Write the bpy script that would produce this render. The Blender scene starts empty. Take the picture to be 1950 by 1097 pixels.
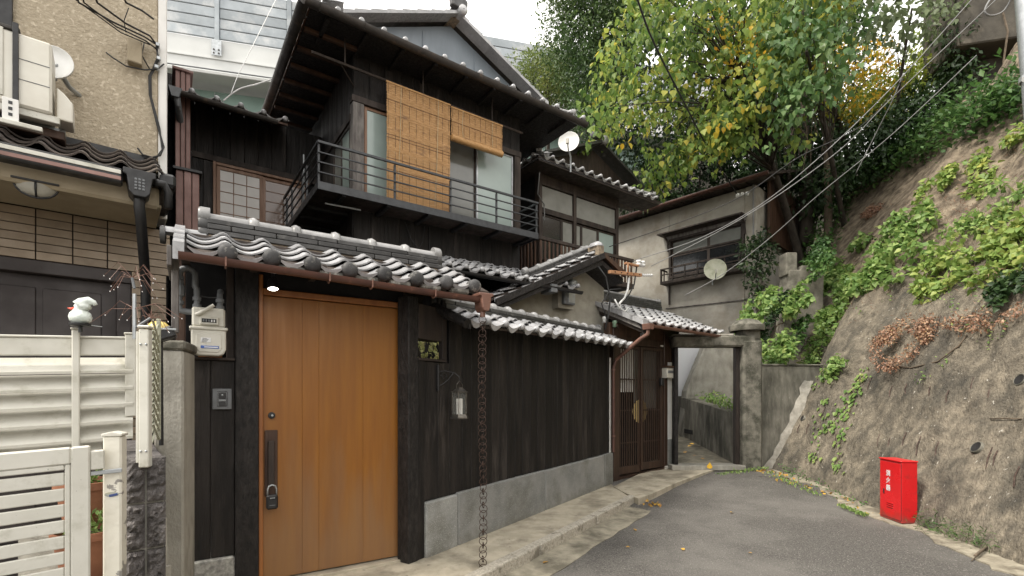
import bpy, bmesh, math, random
import numpy as np
from mathutils import Vector, Matrix, Euler
random.seed(7); rng = np.random.default_rng(11)
R = math.radians
scene = bpy.context.scene
COL = scene.collection
# ------------------------------------------------------------------ camera
CAM_H = 1.45; FOC = 940.0; CX = 975.0; CY = 752.0        # eye height, focal length and horizon of a 1950 px wide frame
cam_d = bpy.data.cameras.new('camera'); cam = bpy.data.objects.new('camera', cam_d); COL.objects.link(cam)
cam.location = (0, 0, CAM_H); cam.rotation_euler = (R(90), 0, 0)
cam_d.sensor_width = 36; cam_d.lens = 36*FOC/1950; cam_d.shift_y = (CY-548.5)/1950
cam_d.clip_start = 0.05; cam_d.clip_end = 500
scene.camera = cam
# ------------------------------------------------------------------ sky: bright overcast
SUN_EL, SUN_AZ = R(52), R(243)          # azimuth the light comes from, clockwise from +Y
world = bpy.data.worlds.new('World'); scene.world = world; world.use_nodes = True
wn = world.node_tree; wn.nodes.clear()
wo = wn.nodes.new('ShaderNodeOutputWorld'); bg = wn.nodes.new('ShaderNodeBackground')
sky = wn.nodes.new('ShaderNodeTexSky'); sky.sky_type = 'NISHITA'; sky.sun_disc = False
sky.sun_elevation = SUN_EL; sky.sun_rotation = SUN_AZ; sky.air_density = 1.0; sky.dust_density = 3.0
wtc = wn.nodes.new('ShaderNodeTexCoord'); wnz = wn.nodes.new('ShaderNodeTexNoise'); wnz.inputs['Scale'].default_value = 2.2; wnz.inputs['Detail'].default_value = 4
wrm = wn.nodes.new('ShaderNodeMapRange'); wrm.inputs[1].default_value = 0.3; wrm.inputs[2].default_value = 0.7; wrm.inputs[3].default_value = 0.72; wrm.inputs[4].default_value = 0.96
wmx = wn.nodes.new('ShaderNodeMix'); wmx.data_type = 'RGBA'
wmx.inputs[7].default_value = (10.7, 10.35, 9.8, 1)
wn.links.new(wtc.outputs['Generated'], wnz.inputs['Vector']); wn.links.new(wnz.outputs['Fac'], wrm.inputs[0])
wn.links.new(wrm.outputs[0], wmx.inputs[0]); wn.links.new(sky.outputs[0], wmx.inputs[6])
wn.links.new(wmx.outputs[2], bg.inputs[0]); bg.inputs[1].default_value = 0.085
wn.links.new(bg.outputs[0], wo.inputs[0])
sun_d = bpy.data.lights.new('sun', 'SUN'); sun = bpy.data.objects.new('sun', sun_d); COL.objects.link(sun)
sun_d.energy = 1.5; sun_d.angle = R(12); sun_d.color = (1, 0.94, 0.84)
sdir = Vector((math.sin(SUN_AZ)*math.cos(SUN_EL), math.cos(SUN_AZ)*math.cos(SUN_EL), math.sin(SUN_EL)))
sun.rotation_euler = sdir.to_track_quat('Z', 'Y').to_euler(); sun.location = (0, 0, 30)
vs = scene.view_settings; vs.view_transform = 'Standard'; vs.look = 'None'; vs.gamma = 1; vs.exposure = 1.48; vs.use_curve_mapping = False
scene.cycles.use_denoising = True
scene.cycles.max_bounces = 6; scene.cycles.diffuse_bounces = 3; scene.cycles.glossy_bounces = 3; scene.cycles.transparent_max_bounces = 8
scene.cycles.caustics_reflective = False; scene.cycles.caustics_refractive = False

# ------------------------------------------------------------------ plan frames: wall lines measured on the ground
class Frame:
    """A wall line: x runs along it, y into the wall (away from the street), z up."""
    def __init__(s, x, y, th):
        a = R(th); s.o = (x, y); s.d = (math.sin(a), math.cos(a)); s.i = (-math.cos(a), math.sin(a)); s.rz = math.pi/2-a
    def uz(s, px, py=CY, y=0.0):
        r = (px-CX)/FOC; ox = s.o[0]+y*s.i[0]; oy = s.o[1]+y*s.i[1]
        u = (r*oy-ox)/(s.d[0]-r*s.d[1]); Y = oy+u*s.d[1]
        return u, CAM_H+(CY-py)/FOC*Y
    def P(s, u, y, z): return Vector((s.o[0]+u*s.d[0]+y*s.i[0], s.o[1]+u*s.d[1]+y*s.i[1], z))
def at(px, py, Y): return Vector(((px-CX)/FOC*Y, Y, CAM_H+(CY-py)/FOC*Y))
def ground(px, py, z=0.0):
    Y = (CAM_H-z)*FOC/(py-CY); return ((px-CX)/FOC*Y, Y)
GATE = Frame(-.956, 4.34, 57); FENCE = Frame(-.786, 4.40, 33); MAIN = Frame(-2.40, 6.10, 55)
NEXT = Frame(.585, 10.0, 53); GREY = Frame(6.43, 13.0, 137); WING = Frame(1.447, 8.0, 54)
LEFT = Frame(-3.287, 4.183, 51); PORCH = Frame(*ground(1168, 917), 52)

# ------------------------------------------------------------------ mesh builder
class MB:
    def __init__(s): s.v = []; s.f = []
    def add(s, vs, fs):
        b = len(s.v); s.v += [tuple(p) for p in vs]; s.f += [tuple(i+b for i in f) for f in fs]; return s
    def box(s, x0, x1, y0, y1, z0, z1):
        return s.add([(x0,y0,z0),(x1,y0,z0),(x1,y1,z0),(x0,y1,z0),(x0,y0,z1),(x1,y0,z1),(x1,y1,z1),(x0,y1,z1)],
                     [(0,3,2,1),(4,5,6,7),(0,1,5,4),(1,2,6,5),(2,3,7,6),(3,0,4,7)])
    def cbox(s, x0, x1, y0, y1, z0, z1, c=0.005):
        """box with chamfered long edges on every side"""
        vs = []; ring = lambda z, k: [(x0+k,y0+c+0,z),(x0+c,y0+k,z),(x1-c,y0+k,z),(x1-k,y0+c,z),(x1-k,y1-c,z),(x1-c,y1-k,z),(x0+c,y1-k,z),(x0+k,y1-c,z)]
        for z, k in ((z0, c*.9), (z0+c, 0), (z1-c, 0), (z1, c*.9)): vs += ring(z, k)
        fs = [tuple(range(7,-1,-1)), tuple(range(24,32))]
        for r in range(3):
            for i in range(8): fs.append((r*8+i, r*8+(i+1)%8, r*8+8+(i+1)%8, r*8+8+i))
        return s.add(vs, fs)
    def prism(s, poly, a, b, axis='y'):
        """poly of (p,q) extruded from a to b: axis y -> (x,z), axis x -> (y,z), axis z -> (x,y)"""
        m = {'y': lambda p,q,t: (p,t,q), 'x': lambda p,q,t: (t,p,q), 'z': lambda p,q,t: (p,q,t)}[axis]
        n = len(poly)
        return s.add([m(p,q,a) for p,q in poly]+[m(p,q,b) for p,q in poly],
                     [tuple(range(n-1,-1,-1)), tuple(range(n,2*n))]+[(i,(i+1)%n,n+(i+1)%n,n+i) for i in range(n)])
    def tube(s, pts, r, n=8, close=True):
        pts = [Vector(p) for p in pts]; rs = r if isinstance(r, (list, tuple)) else [r]*len(pts)
        b = len(s.v); up = None
        for i, p in enumerate(pts):
            t = (pts[min(i+1,len(pts)-1)]-pts[max(i-1,0)]).normalized()
            if up is None: up = Vector((0,0,1)) if abs(t.z) < .9 else Vector((1,0,0))
            a = up.cross(t)
            a = a.normalized() if a.length > 1e-5 else Vector((1,0,0)); up = t.cross(a)
            for k in range(n):
                q = 2*math.pi*k/n; w = p+(a*math.cos(q)+up*math.sin(q))*rs[i]; s.v.append(tuple(w))
        for i in range(len(pts)-1):
            for k in range(n):
                s.f.append((b+i*n+k, b+i*n+(k+1)%n, b+(i+1)*n+(k+1)%n, b+(i+1)*n+k))
        if close:
            s.f.append(tuple(b+k for k in range(n-1,-1,-1))); s.f.append(tuple(b+(len(pts)-1)*n+k for k in range(n)))
        return s
    def lathe(s, prof, n=16, c=(0,0,0), axis='z', arc=2*math.pi, a0=0.0):
        """prof of (radius, height) turned about an axis through c"""
        full = abs(arc-2*math.pi) < 1e-6; m = n if full else n+1; b = len(s.v)
        for r, h in prof:
            for k in range(m):
                q = a0+arc*k/n; x, y = r*math.cos(q), r*math.sin(q)
                p = {'z': (x,y,h), 'y': (x,h,y), 'x': (h,x,y)}[axis]
                s.v.append((c[0]+p[0], c[1]+p[1], c[2]+p[2]))
        for i in range(len(prof)-1):
            for k in range(m if full else n):
                j = (k+1) % m; s.f.append((b+i*m+k, b+i*m+j, b+(i+1)*m+j, b+(i+1)*m+k))
        return s
    def torus(s, c, R0, r, M=None, n=14, k=6, sx=1.0, sz=1.0):
        b = len(s.v)
        for i in range(n):
            a = 2*math.pi*i/n
            for j in range(k):
                q = 2*math.pi*j/k; rr = R0+r*math.cos(q); p = Vector((rr*math.cos(a)*sx, r*math.sin(q), rr*math.sin(a)*sz))
                if M: p = M @ p
                s.v.append((c[0]+p.x, c[1]+p.y, c[2]+p.z))
        for i in range(n):
            for j in range(k): s.f.append((b+i*k+j, b+((i+1)%n)*k+j, b+((i+1)%n)*k+(j+1)%k, b+i*k+(j+1)%k))
        return s
    def build(s, name, m, parent=None, smooth=False, bevel=0, loc=None, rot=None, kind=None, auto=None):
        me = bpy.data.meshes.new(name); me.from_pydata(s.v, [], s.f); me.validate()
        bm = bmesh.new(); bm.from_mesh(me); bmesh.ops.recalc_face_normals(bm, faces=bm.faces); bm.to_mesh(me); bm.free()
        o = link(name, me, m, parent, loc, rot, kind)
        if smooth: me.polygons.foreach_set('use_smooth', [True]*len(me.polygons))
        if auto is not None: me.set_sharp_from_angle(angle=R(auto))
        if bevel:
            b = o.modifiers.new('bevel', 'BEVEL'); b.width = bevel; b.segments = 2; b.limit_method = 'ANGLE'; b.angle_limit = R(40)
        return o
def link(name, me, m, parent=None, loc=None, rot=None, kind=None):
    o = bpy.data.objects.new(name, me); COL.objects.link(o)
    if m is not None and not me.materials: me.materials.append(m)
    if parent: o.parent = parent
    if loc is not None: o.location = loc
    if rot is not None: o.rotation_euler = rot
    if kind: o['kind'] = kind
    return o
def tag(o, label=None, cat=None, group=None, kind=None):
    if label: o['label'] = label
    if cat: o['category'] = cat
    if group: o['group'] = group
    if kind: o['kind'] = kind
    return o
def thing(name, label, cat, frame=None, loc=(0,0,0), rz=0.0, group=None):
    o = bpy.data.objects.new(name, None); COL.objects.link(o); o.empty_display_size = .1
    if frame: o.location = frame.P(*loc); o.rotation_euler = (0,0,frame.rz+rz)
    else: o.location = loc; o.rotation_euler = (0,0,rz)
    return tag(o, label, cat, group)
def in_frame(o, frame, u=0, y=0, z=0, rz=0):
    o.location = frame.P(u,y,z); o.rotation_euler = (0,0,frame.rz+rz); return o
def bx(name, m, parent, x0, x1, y0, y1, z0, z1, c=0.004, **k): return MB().cbox(x0,x1,y0,y1,z0,z1,min(c,abs(x1-x0)/3,abs(y1-y0)/3,abs(z1-z0)/3)).build(name, m, parent, **k)

# ------------------------------------------------------------------ materials
def mat(name, c1, c2=None, scale=6, rough=.7, bump=.2, bscale=40, stretch=(1,1,1), c3=None, s3=2.0, t3=(.5,.65), metal=0, rand=0, spec=.5, bdist=.01, detail=5, t2=(.35,.65), fleck=None, rvar=.12, coat=0):
    """two-tone noise, a third tone in patches, fine bump, per-object tint (rand), fine flecks"""
    m = bpy.data.materials.new(name); m.use_nodes = True; nt = m.node_tree; b = nt.nodes['Principled BSDF']
    N = nt.nodes.new; Lk = nt.links.new
    tc = N('ShaderNodeTexCoord'); mp = N('ShaderNodeMapping'); mp.inputs['Scale'].default_value = stretch
    Lk(tc.outputs['Object'], mp.inputs['Vector']); vec = mp.outputs[0]; oi = None
    if rand:
        oi = N('ShaderNodeObjectInfo'); ad = N('ShaderNodeVectorMath'); ad.operation = 'ADD'
        ml = N('ShaderNodeMath'); ml.operation = 'MULTIPLY'; ml.inputs[1].default_value = 57.0
        Lk(oi.outputs['Random'], ml.inputs[0]); Lk(vec, ad.inputs[0]); Lk(ml.outputs[0], ad.inputs[1]); vec = ad.outputs[0]
    def noise(sc, det=detail, ro=.6):
        n = N('ShaderNodeTexNoise'); n.inputs['Scale'].default_value = sc; n.inputs['Detail'].default_value = det; n.inputs['Roughness'].default_value = ro
        Lk(vec, n.inputs['Vector']); return n.outputs['Fac']
    def rng_(x, a, bb, lo=0., hi=1.):
        r = N('ShaderNodeMapRange'); r.inputs[1].default_value = a; r.inputs[2].default_value = bb; r.inputs[3].default_value = lo; r.inputs[4].default_value = hi
        Lk(x, r.inputs[0]); return r.outputs[0]
    def mix(f, a, bb):
        x = N('ShaderNodeMix'); x.data_type = 'RGBA'; Lk(f, x.inputs[0])
        for sock, val in ((6, a), (7, bb)):
            if isinstance(val, tuple): x.inputs[sock].default_value = val+(1,)
            else: Lk(val, x.inputs[sock])
        return x.outputs[2]
    n1 = noise(scale)
    col = mix(rng_(n1, *t2), c1, c2 or tuple(v*.75 for v in c1))
    if c3: col = mix(rng_(noise(s3, 6, .65), *t3), col, c3)
    if fleck: col = mix(rng_(noise(fleck[1], 2), fleck[2], fleck[2]+.06), col, fleck[0])
    if rand:
        hs = N('ShaderNodeHueSaturation'); Lk(col, hs.inputs['Color']); Lk(rng_(oi.outputs['Random'], 0, 1, 1-rand, 1+rand), hs.inputs['Value']); col = hs.outputs[0]
    Lk(col, b.inputs['Base Color'])
    Lk(rng_(n1, .3, .7, max(.03, rough-rvar), min(1, rough+rvar)), b.inputs['Roughness'])
    b.inputs['Metallic'].default_value = metal; b.inputs['Specular IOR Level'].default_value = spec
    if coat: b.inputs['Coat Weight'].default_value = coat; b.inputs['Coat Roughness'].default_value = .15
    if bump:
        bp = N('ShaderNodeBump'); bp.inputs['Strength'].default_value = bump; bp.inputs['Distance'].default_value = bdist
        Lk(noise(bscale, 4), bp.inputs['Height']); Lk(bp.outputs[0], b.inputs['Normal'])
    return m
def leaf_mat(name, stops, trans=.35, rough=.45, nscale=.8, nmix=.45):
    """leaf colour: one shade per leaf, drifting slowly through the crown"""
    m = bpy.data.materials.new(name); m.use_nodes = True; nt = m.node_tree; N = nt.nodes.new; Lk = nt.links.new
    b = nt.nodes['Principled BSDF']; out = nt.nodes['Material Output']
    ge = N('ShaderNodeNewGeometry'); oi = N('ShaderNodeObjectInfo'); tc = N('ShaderNodeNewGeometry')
    nz = N('ShaderNodeTexNoise'); nz.inputs['Scale'].default_value = nscale; nz.inputs['Detail'].default_value = 3; Lk(tc.outputs['Position'], nz.inputs['Vector'])
    ad = N('ShaderNodeMath'); ad.operation = 'ADD'; Lk(ge.outputs['Random Per Island'], ad.inputs[0]); Lk(oi.outputs['Random'], ad.inputs[1])
    fr = N('ShaderNodeMath'); fr.operation = 'FRACT'; Lk(ad.outputs[0], fr.inputs[0])
    nr = N('ShaderNodeMapRange'); nr.inputs[1].default_value = .3; nr.inputs[2].default_value = .7; Lk(nz.outputs['Fac'], nr.inputs[0])
    mx = N('ShaderNodeMix'); mx.inputs[0].default_value = nmix; Lk(fr.outputs[0], mx.inputs[2]); Lk(nr.outputs[0], mx.inputs[3])
    rp = N('ShaderNodeValToRGB'); el = rp.color_ramp.elements
    el[0].position, el[0].color = stops[0][0], stops[0][1]+(1,); el[1].position, el[1].color = stops[-1][0], stops[-1][1]+(1,)
    for p, c in stops[1:-1]: e = el.new(p); e.color = c+(1,)
    Lk(mx.outputs[0], rp.inputs[0]); Lk(rp.outputs[0], b.inputs['Base Color']); b.inputs['Roughness'].default_value = rough; b.inputs['Specular IOR Level'].default_value = .35
    tr = N('ShaderNodeBsdfTranslucent'); Lk(rp.outputs[0], tr.inputs['Color']); ms = N('ShaderNodeMixShader'); ms.inputs[0].default_value = trans
    Lk(b.outputs[0], ms.inputs[1]); Lk(tr.outputs[0], ms.inputs[2]); Lk(ms.outputs[0], out.inputs['Surface'])
    return m
def glass_mat(name, col, rough=.06, c2=None, alpha=None):
    m = mat(name, col, c2 or tuple(v*.8 for v in col), scale=1.5, rough=rough, bump=0, rvar=.02, spec=.6); return m
BLACK = mat('charred cedar', (.019,.0155,.0135), (.007,.0058,.0052), scale=9, rough=.62, bump=1, bscale=28, stretch=(1,1,.14), rand=.45, c3=(.052,.044,.039), s3=7, t3=(.54,.74), bdist=.018, spec=.32)
BLACKP = mat('charred post', (.022,.0185,.017), (.008,.007,.0065), scale=30, rough=.6, bump=1, bscale=55, stretch=(1,1,.45), c3=(.045,.039,.036), s3=18, t3=(.55,.75), bdist=.012, spec=.35)
DARKW = mat('old dark timber', (.045,.030,.022), (.02,.014,.011), scale=10, rough=.7, bump=.4, bscale=40, stretch=(1,1,.2), rand=.2)
BROWNW = mat('brown stained timber', (.085,.042,.022), (.045,.022,.013), scale=10, rough=.6, bump=.3, bscale=40, stretch=(1,1,.2), rand=.15)
GREYPOST = mat('weathered grey post', (.20,.185,.17), (.09,.08,.075), scale=14, rough=.8, bump=.6, bscale=50, stretch=(1,1,.25))
TILE = mat('silver grey roof tile', (.42,.42,.43), (.29,.29,.295), scale=8, rough=.27, bump=.12, bscale=60, rand=.22, c3=(.15,.15,.145), s3=9, t3=(.60,.80), fleck=((.46,.44,.40),130,.66), spec=.7)
TILED = mat('dark roof tile disc', (.062,.060,.060), (.025,.025,.026), scale=14, rough=.68, bump=.25, bscale=70, rand=.35, c3=(.24,.23,.21), s3=14, t3=(.55,.7))
NOSHI = mat('ridge stack tile', (.060,.059,.058), (.028,.0275,.027), scale=7, rough=.45, bump=.2, bscale=60, rand=.35, c3=(.15,.146,.138), s3=7, t3=(.58,.74))
TILEBR = mat('brown glazed tile', (.10,.082,.072), (.05,.042,.038), scale=8, rough=.42, bump=.15, bscale=60, rand=.25)
MORTAR = mat('roof clay mortar', (.34,.27,.19), (.16,.13,.10), scale=18, rough=.95, bump=.6, bscale=60)
MUD = mat('roof mortar with lichen', (.20,.19,.165), (.08,.078,.07), scale=22, rough=.95, bump=.6, bscale=70, c3=(.33,.32,.29), s3=15, t3=(.5,.6))
CAPT = mat('aged ridge cap tile', (.30,.298,.295), (.19,.188,.185), scale=9, rough=.34, bump=.2, bscale=60, rand=.25, c3=(.11,.11,.105), s3=10, t3=(.58,.75), spec=.6)
COPPER = mat('brown painted gutter', (.115,.050,.036), (.075,.034,.026), scale=7, rough=.42, bump=.06, bscale=60, c3=(.24,.11,.07), s3=11, t3=(.6,.75))
COPPERL = mat('faded copper brown pipe', (.205,.105,.076), (.14,.072,.054), scale=9, rough=.5, bump=.06, bscale=60)
DGUT = mat('dark aged gutter', (.05,.042,.036), (.028,.024,.022), scale=7, rough=.55, bump=.1, bscale=50, c3=(.12,.085,.06), s3=8, t3=(.58,.75))
IRON = mat('rusty brown iron', (.085,.05,.036), (.04,.024,.02), scale=30, rough=.6, bump=.3, bscale=90, metal=.4)
BLACKM = mat('black metal', (.018,.018,.019), (.012,.012,.013), scale=20, rough=.45, bump=.05)
RAIL = mat('dark painted steel', (.045,.05,.055), (.028,.03,.034), scale=12, rough=.45, bump=.06, c3=(.09,.09,.095), s3=16, t3=(.6,.75))
STEEL = mat('galvanised steel', (.45,.47,.48), (.33,.35,.36), scale=9, rough=.42, bump=.05, metal=.6)
GREYPIPE = mat('grey plastic pipe', (.17,.18,.19), (.12,.125,.13), scale=9, rough=.5, bump=.04, c3=(.26,.26,.26), s3=9, t3=(.6,.75))
WHITEM = mat('white painted aluminium', (.63,.615,.55), (.55,.535,.47), scale=7, rough=.42, bump=.05, c3=(.34,.325,.25), s3=8, t3=(.54,.78), fleck=((.30,.29,.25),70,.73))
CREAMP = mat('peeling cream paint', (.71,.68,.59), (.60,.57,.48), scale=6, rough=.5, bump=.15, bscale=40, c3=(.26,.245,.22), s3=11, t3=(.59,.61))
PLASTICW = mat('cream plastic', (.62,.60,.53), (.54,.52,.45), scale=8, rough=.42, bump=.03, c3=(.40,.38,.32), s3=9, t3=(.6,.8))
ACW = mat('cream air conditioner shell', (.72,.70,.62), (.65,.62,.54), scale=5, rough=.4, bump=.03)
DISHW = mat('white dish', (.74,.74,.72), (.66,.66,.63), scale=6, rough=.4, bump=.02)
DISHM = mat('mossy cream dish', (.62,.62,.50), (.50,.51,.38), scale=5, rough=.55, bump=.05, stretch=(1,1,.4), c3=(.36,.38,.24), s3=5, t3=(.52,.7))
WOODDOOR = None
DOORFR = mat('orange cedar frame', (.34,.13,.035), (.25,.09,.024), scale=14, rough=.45, bump=.1, bscale=60, stretch=(1,1,.1))
SHOJI = mat('brown window timber', (.27,.155,.095), (.19,.105,.065), scale=14, rough=.55, bump=.15, bscale=60, stretch=(1,1,.15))
LATT = mat('brown lattice timber', (.055,.030,.019), (.032,.018,.012), scale=14, rough=.5, bump=.2, bscale=60, stretch=(1,1,.15))
GRANITE = mat('grey granite', (.30,.30,.285), (.20,.205,.195), scale=2.5, rough=.8, bump=.35, bscale=90, rand=.16, fleck=((.44,.435,.41),150,.60), c3=(.155,.155,.135), s3=1.7, t3=(.48,.66), detail=8)
STONEBASE = mat('rough stone', (.42,.41,.37), (.20,.195,.18), scale=30, rough=.9, bump=.6, bscale=70)
CONC = mat('weathered concrete', (.42,.40,.35), (.29,.275,.235), scale=5, rough=.9, bump=.7, bscale=60, stretch=(1,1,.6), c3=(.17,.16,.135), s3=2.6, t3=(.50,.7), detail=9)
CONCM = mat('mossy dark concrete', (.19,.178,.145), (.095,.09,.072), scale=7, rough=.95, bump=.6, bscale=70, c3=(.05,.05,.036), s3=3.5, t3=(.48,.66), fleck=((.30,.285,.25),60,.66))
CONCW = mat('wet streaked concrete', (.25,.235,.195), (.11,.104,.085), scale=8, rough=.9, bump=.6, bscale=60, stretch=(1,1,.30), c3=(.06,.058,.044), s3=2.6, t3=(.47,.64), detail=10, fleck=((.34,.32,.28),40,.68))
PATCH = mat('pale mortar patch', (.40,.375,.325), (.25,.235,.20), scale=10, rough=.9, bump=.4, bscale=60)
BLOCK = mat('split face block', (.165,.15,.145), (.07,.064,.062), scale=14, rough=.9, bump=1, bscale=45, bdist=.03, rand=.15, c3=(.27,.25,.24), s3=18, t3=(.55,.72))
STUCCO = mat('tan sprayed stucco', (.47,.40,.295), (.385,.325,.235), scale=34, rough=.85, bump=.8, bscale=38, bdist=.02, fleck=((.56,.485,.37),26,.58), c3=(.33,.275,.195), s3=1.2, t3=(.5,.75))
STUCCOG = mat('grey aged stucco', (.42,.395,.345), (.33,.31,.27), scale=3, rough=.9, bump=.4, bscale=50, c3=(.25,.22,.175), s3=1.3, t3=(.46,.68), detail=8)
CREAMW = mat('cream render', (.40,.375,.31), (.31,.29,.24), scale=4, rough=.9, bump=.25, bscale=60, c3=(.24,.22,.18), s3=2.5, t3=(.5,.7))
GREYPL = mat('pale grey plaster', (.27,.27,.245), (.21,.21,.19), scale=3, rough=.9, bump=.2, bscale=60)
WHITEPL = mat('white plaster', (.80,.79,.76), (.72,.71,.68), scale=5, rough=.85, bump=.12, bscale=60)
TANTRIM = mat('tan soffit paint', (.40,.335,.235), (.33,.275,.19), scale=4, rough=.75, bump=.2, bscale=80)
TILEBAND = mat('tan wall tile', (.30,.235,.165), (.24,.185,.13), scale=8, rough=.5, bump=.1, bscale=60, rand=.13)
GROUT = mat('dark grout', (.035,.028,.024), None, rough=.9, bump=.1)
GARAGE = mat('dark brown garage panel', (.042,.032,.030), (.030,.023,.022), scale=4, rough=.55, bump=.08)
CLAD = mat('brown metal cladding', (.29,.165,.14), (.21,.115,.098), scale=4, rough=.5, bump=.1, bscale=20, rand=.1, c3=(.20,.12,.10), s3=4, t3=(.55,.75))
BLUEG = mat('blue grey sheet metal', (.20,.235,.27), (.16,.19,.22), scale=3, rough=.45, bump=.05, c3=(.31,.34,.36), s3=3, t3=(.6,.8), stretch=(1,1,.3))
PANELG = mat('grey barrier panel', (.33,.365,.39), (.26,.29,.31), scale=1.5, rough=.5, bump=.05, rand=.14, c3=(.50,.51,.51), s3=.9, t3=(.5,.7))
GIRDER = mat('white girder paint', (.58,.59,.575), (.52,.53,.515), scale=.8, rough=.5, bump=.02)
GREENG = mat('green girder paint', (.22,.31,.27), (.17,.245,.215), scale=.8, rough=.5, bump=.02)
FROST = mat('frosted glass', (.33,.40,.375), (.27,.335,.315), scale=1.2, rough=.16, bump=.05, bscale=90, spec=.6, rvar=.04)
SHOJIP = mat('shoji paper behind glass', (.50,.47,.43), (.42,.39,.355), scale=2, rough=.12, bump=0, spec=.6, rvar=.03)
SHOJIB = mat('brown shoji behind glass', (.23,.165,.135), (.18,.13,.105), scale=2, rough=.14, bump=0, spec=.6, rvar=.03)
GREYGL = mat('grey curtain and sky-tone glass', (.20,.205,.19), (.145,.15,.14), scale=1.5, rough=.12, bump=0, spec=.6, rvar=.03)
DARKGL = mat('dark glass', (.022,.024,.026), (.014,.015,.016), scale=2, rough=.10, bump=.05, bscale=60, spec=.7, rvar=.03)
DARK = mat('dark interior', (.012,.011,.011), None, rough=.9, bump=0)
BAMBOO = mat('bamboo reed', (.52,.30,.12), (.38,.205,.075), scale=26, rough=.6, bump=.2, bscale=60, stretch=(.5,1,2.2), c3=(.19,.10,.045), s3=5, t3=(.56,.72))
CORD = mat('pale cord', (.55,.45,.28), None, rough=.8, bump=0)
TERRA = mat('terracotta', (.36,.155,.085), (.27,.115,.065), scale=12, rough=.8, bump=.2)
SOIL = mat('potting soil', (.05,.035,.025), (.03,.02,.015), scale=40, rough=.95, bump=.5)
RED = mat('red enamel', (.62,.012,.016), (.54,.010,.013), scale=5, rough=.33, bump=.02, c3=(.30,.022,.02), s3=6, t3=(.57,.75), coat=.1)
def soil_foot(m, top, col, soft=.25, amount=.85):
    """splashed dirt climbing from the foot of a thing, with a ragged upper edge"""
    nt = m.node_tree; N = nt.nodes.new; Lk = nt.links.new; b = nt.nodes['Principled BSDF']; src = b.inputs['Base Color'].links[0].from_socket
    tc = N('ShaderNodeTexCoord'); sp = N('ShaderNodeSeparateXYZ'); Lk(tc.outputs['Object'], sp.inputs[0])
    n = N('ShaderNodeTexNoise'); n.inputs['Scale'].default_value = 14; n.inputs['Detail'].default_value = 7; Lk(tc.outputs['Object'], n.inputs['Vector'])
    ma = N('ShaderNodeMath'); ma.operation = 'MULTIPLY_ADD'; ma.inputs[1].default_value = soft*1.6; ma.inputs[2].default_value = top-soft*.8; Lk(n.outputs['Fac'], ma.inputs[0])
    su = N('ShaderNodeMath'); su.operation = 'SUBTRACT'; Lk(ma.outputs[0], su.inputs[0]); Lk(sp.outputs[2], su.inputs[1])
    r = N('ShaderNodeMapRange'); r.inputs[1].default_value = -.02; r.inputs[2].default_value = soft*.8; r.inputs[4].default_value = amount; Lk(su.outputs[0], r.inputs[0])
    x = N('ShaderNodeMix'); x.data_type = 'RGBA'; Lk(r.outputs[0], x.inputs[0]); Lk(src, x.inputs[6]); x.inputs[7].default_value = col+(1,); Lk(x.outputs[2], b.inputs['Base Color'])
soil_foot(RED, .10, (.16,.045,.035), .16)
WHITEP = mat('white lettering', (.8,.8,.8), None, rough=.5, bump=0)
CABLEB = mat('black cable', (.02,.02,.02), None, rough=.6, bump=0)
CABLEG = mat('pale grey cable', (.22,.22,.22), None, rough=.5, bump=0)
CERAM = mat('white porcelain', (.8,.8,.78), None, rough=.2, bump=0)
ORANGEM = mat('orange rusty steel arm', (.46,.25,.13), (.32,.14,.065), scale=20, rough=.6, bump=.2)
YELLOWP = mat('yellow plastic', (.72,.55,.16), None, rough=.4, bump=0)
SNOWP = mat('white plastic bag', (.72,.76,.72), (.60,.67,.62), scale=12, rough=.35, bump=.5, bscale=22, bdist=.02)
BEAK = mat('red plastic', (.7,.10,.05), None, rough=.4, bump=0)
BARK = mat('dark bark', (.060,.048,.036), (.028,.022,.018), scale=10, rough=.95, bump=.8, bscale=30, stretch=(1,1,.3))
BARKL = mat('vine stem', (.15,.115,.08), (.09,.07,.05), scale=12, rough=.95, bump=.4)
ASPHALT = mat('worn asphalt', (.135,.126,.114), (.058,.054,.049), scale=75, rough=.88, bump=1, bscale=70, c3=(.165,.155,.14), s3=.7, t3=(.44,.66), fleck=((.38,.36,.33),80,.63), bdist=.02, detail=3)
PAVE = mat('pale mortar pavement', (.52,.465,.36), (.35,.31,.235), scale=4, rough=.9, bump=.6, bscale=60, c3=(.20,.175,.13), s3=2.2, t3=(.49,.68), detail=12, fleck=((.13,.115,.09),16,.70))
KERB = mat('kerb concrete', (.56,.515,.43), (.33,.30,.245), scale=45, rough=.9, bump=.9, bscale=70, c3=(.20,.18,.14), s3=6, t3=(.54,.66), bdist=.015)
STRIP = mat('stained gutter concrete', (.36,.325,.25), (.22,.20,.15), scale=6, rough=.9, bump=.7, bscale=70, c3=(.12,.108,.08), s3=2.6, t3=(.46,.64), detail=12)
soil_foot(GRANITE, .06, (.13,.12,.09), .16, .6)
L_BIG = leaf_mat('big heart leaf', [(0,(.04,.09,.025)),(.28,(.11,.20,.045)),(.52,(.23,.32,.07)),(.68,(.34,.40,.09)),(.80,(.54,.50,.10)),(.92,(.68,.48,.05)),(1,(.56,.29,.04))], trans=.5, nscale=.9, nmix=.5)
L_FINE = leaf_mat('small evergreen leaf', [(0,(.03,.062,.02)),(.5,(.065,.115,.035)),(1,(.16,.22,.07))], trans=.35)
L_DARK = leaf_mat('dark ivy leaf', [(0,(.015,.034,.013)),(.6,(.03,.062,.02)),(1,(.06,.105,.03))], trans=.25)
L_FERN = leaf_mat('fern green', [(0,(.03,.075,.022)),(.55,(.075,.16,.042)),(1,(.18,.28,.08))], trans=.35)
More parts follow.
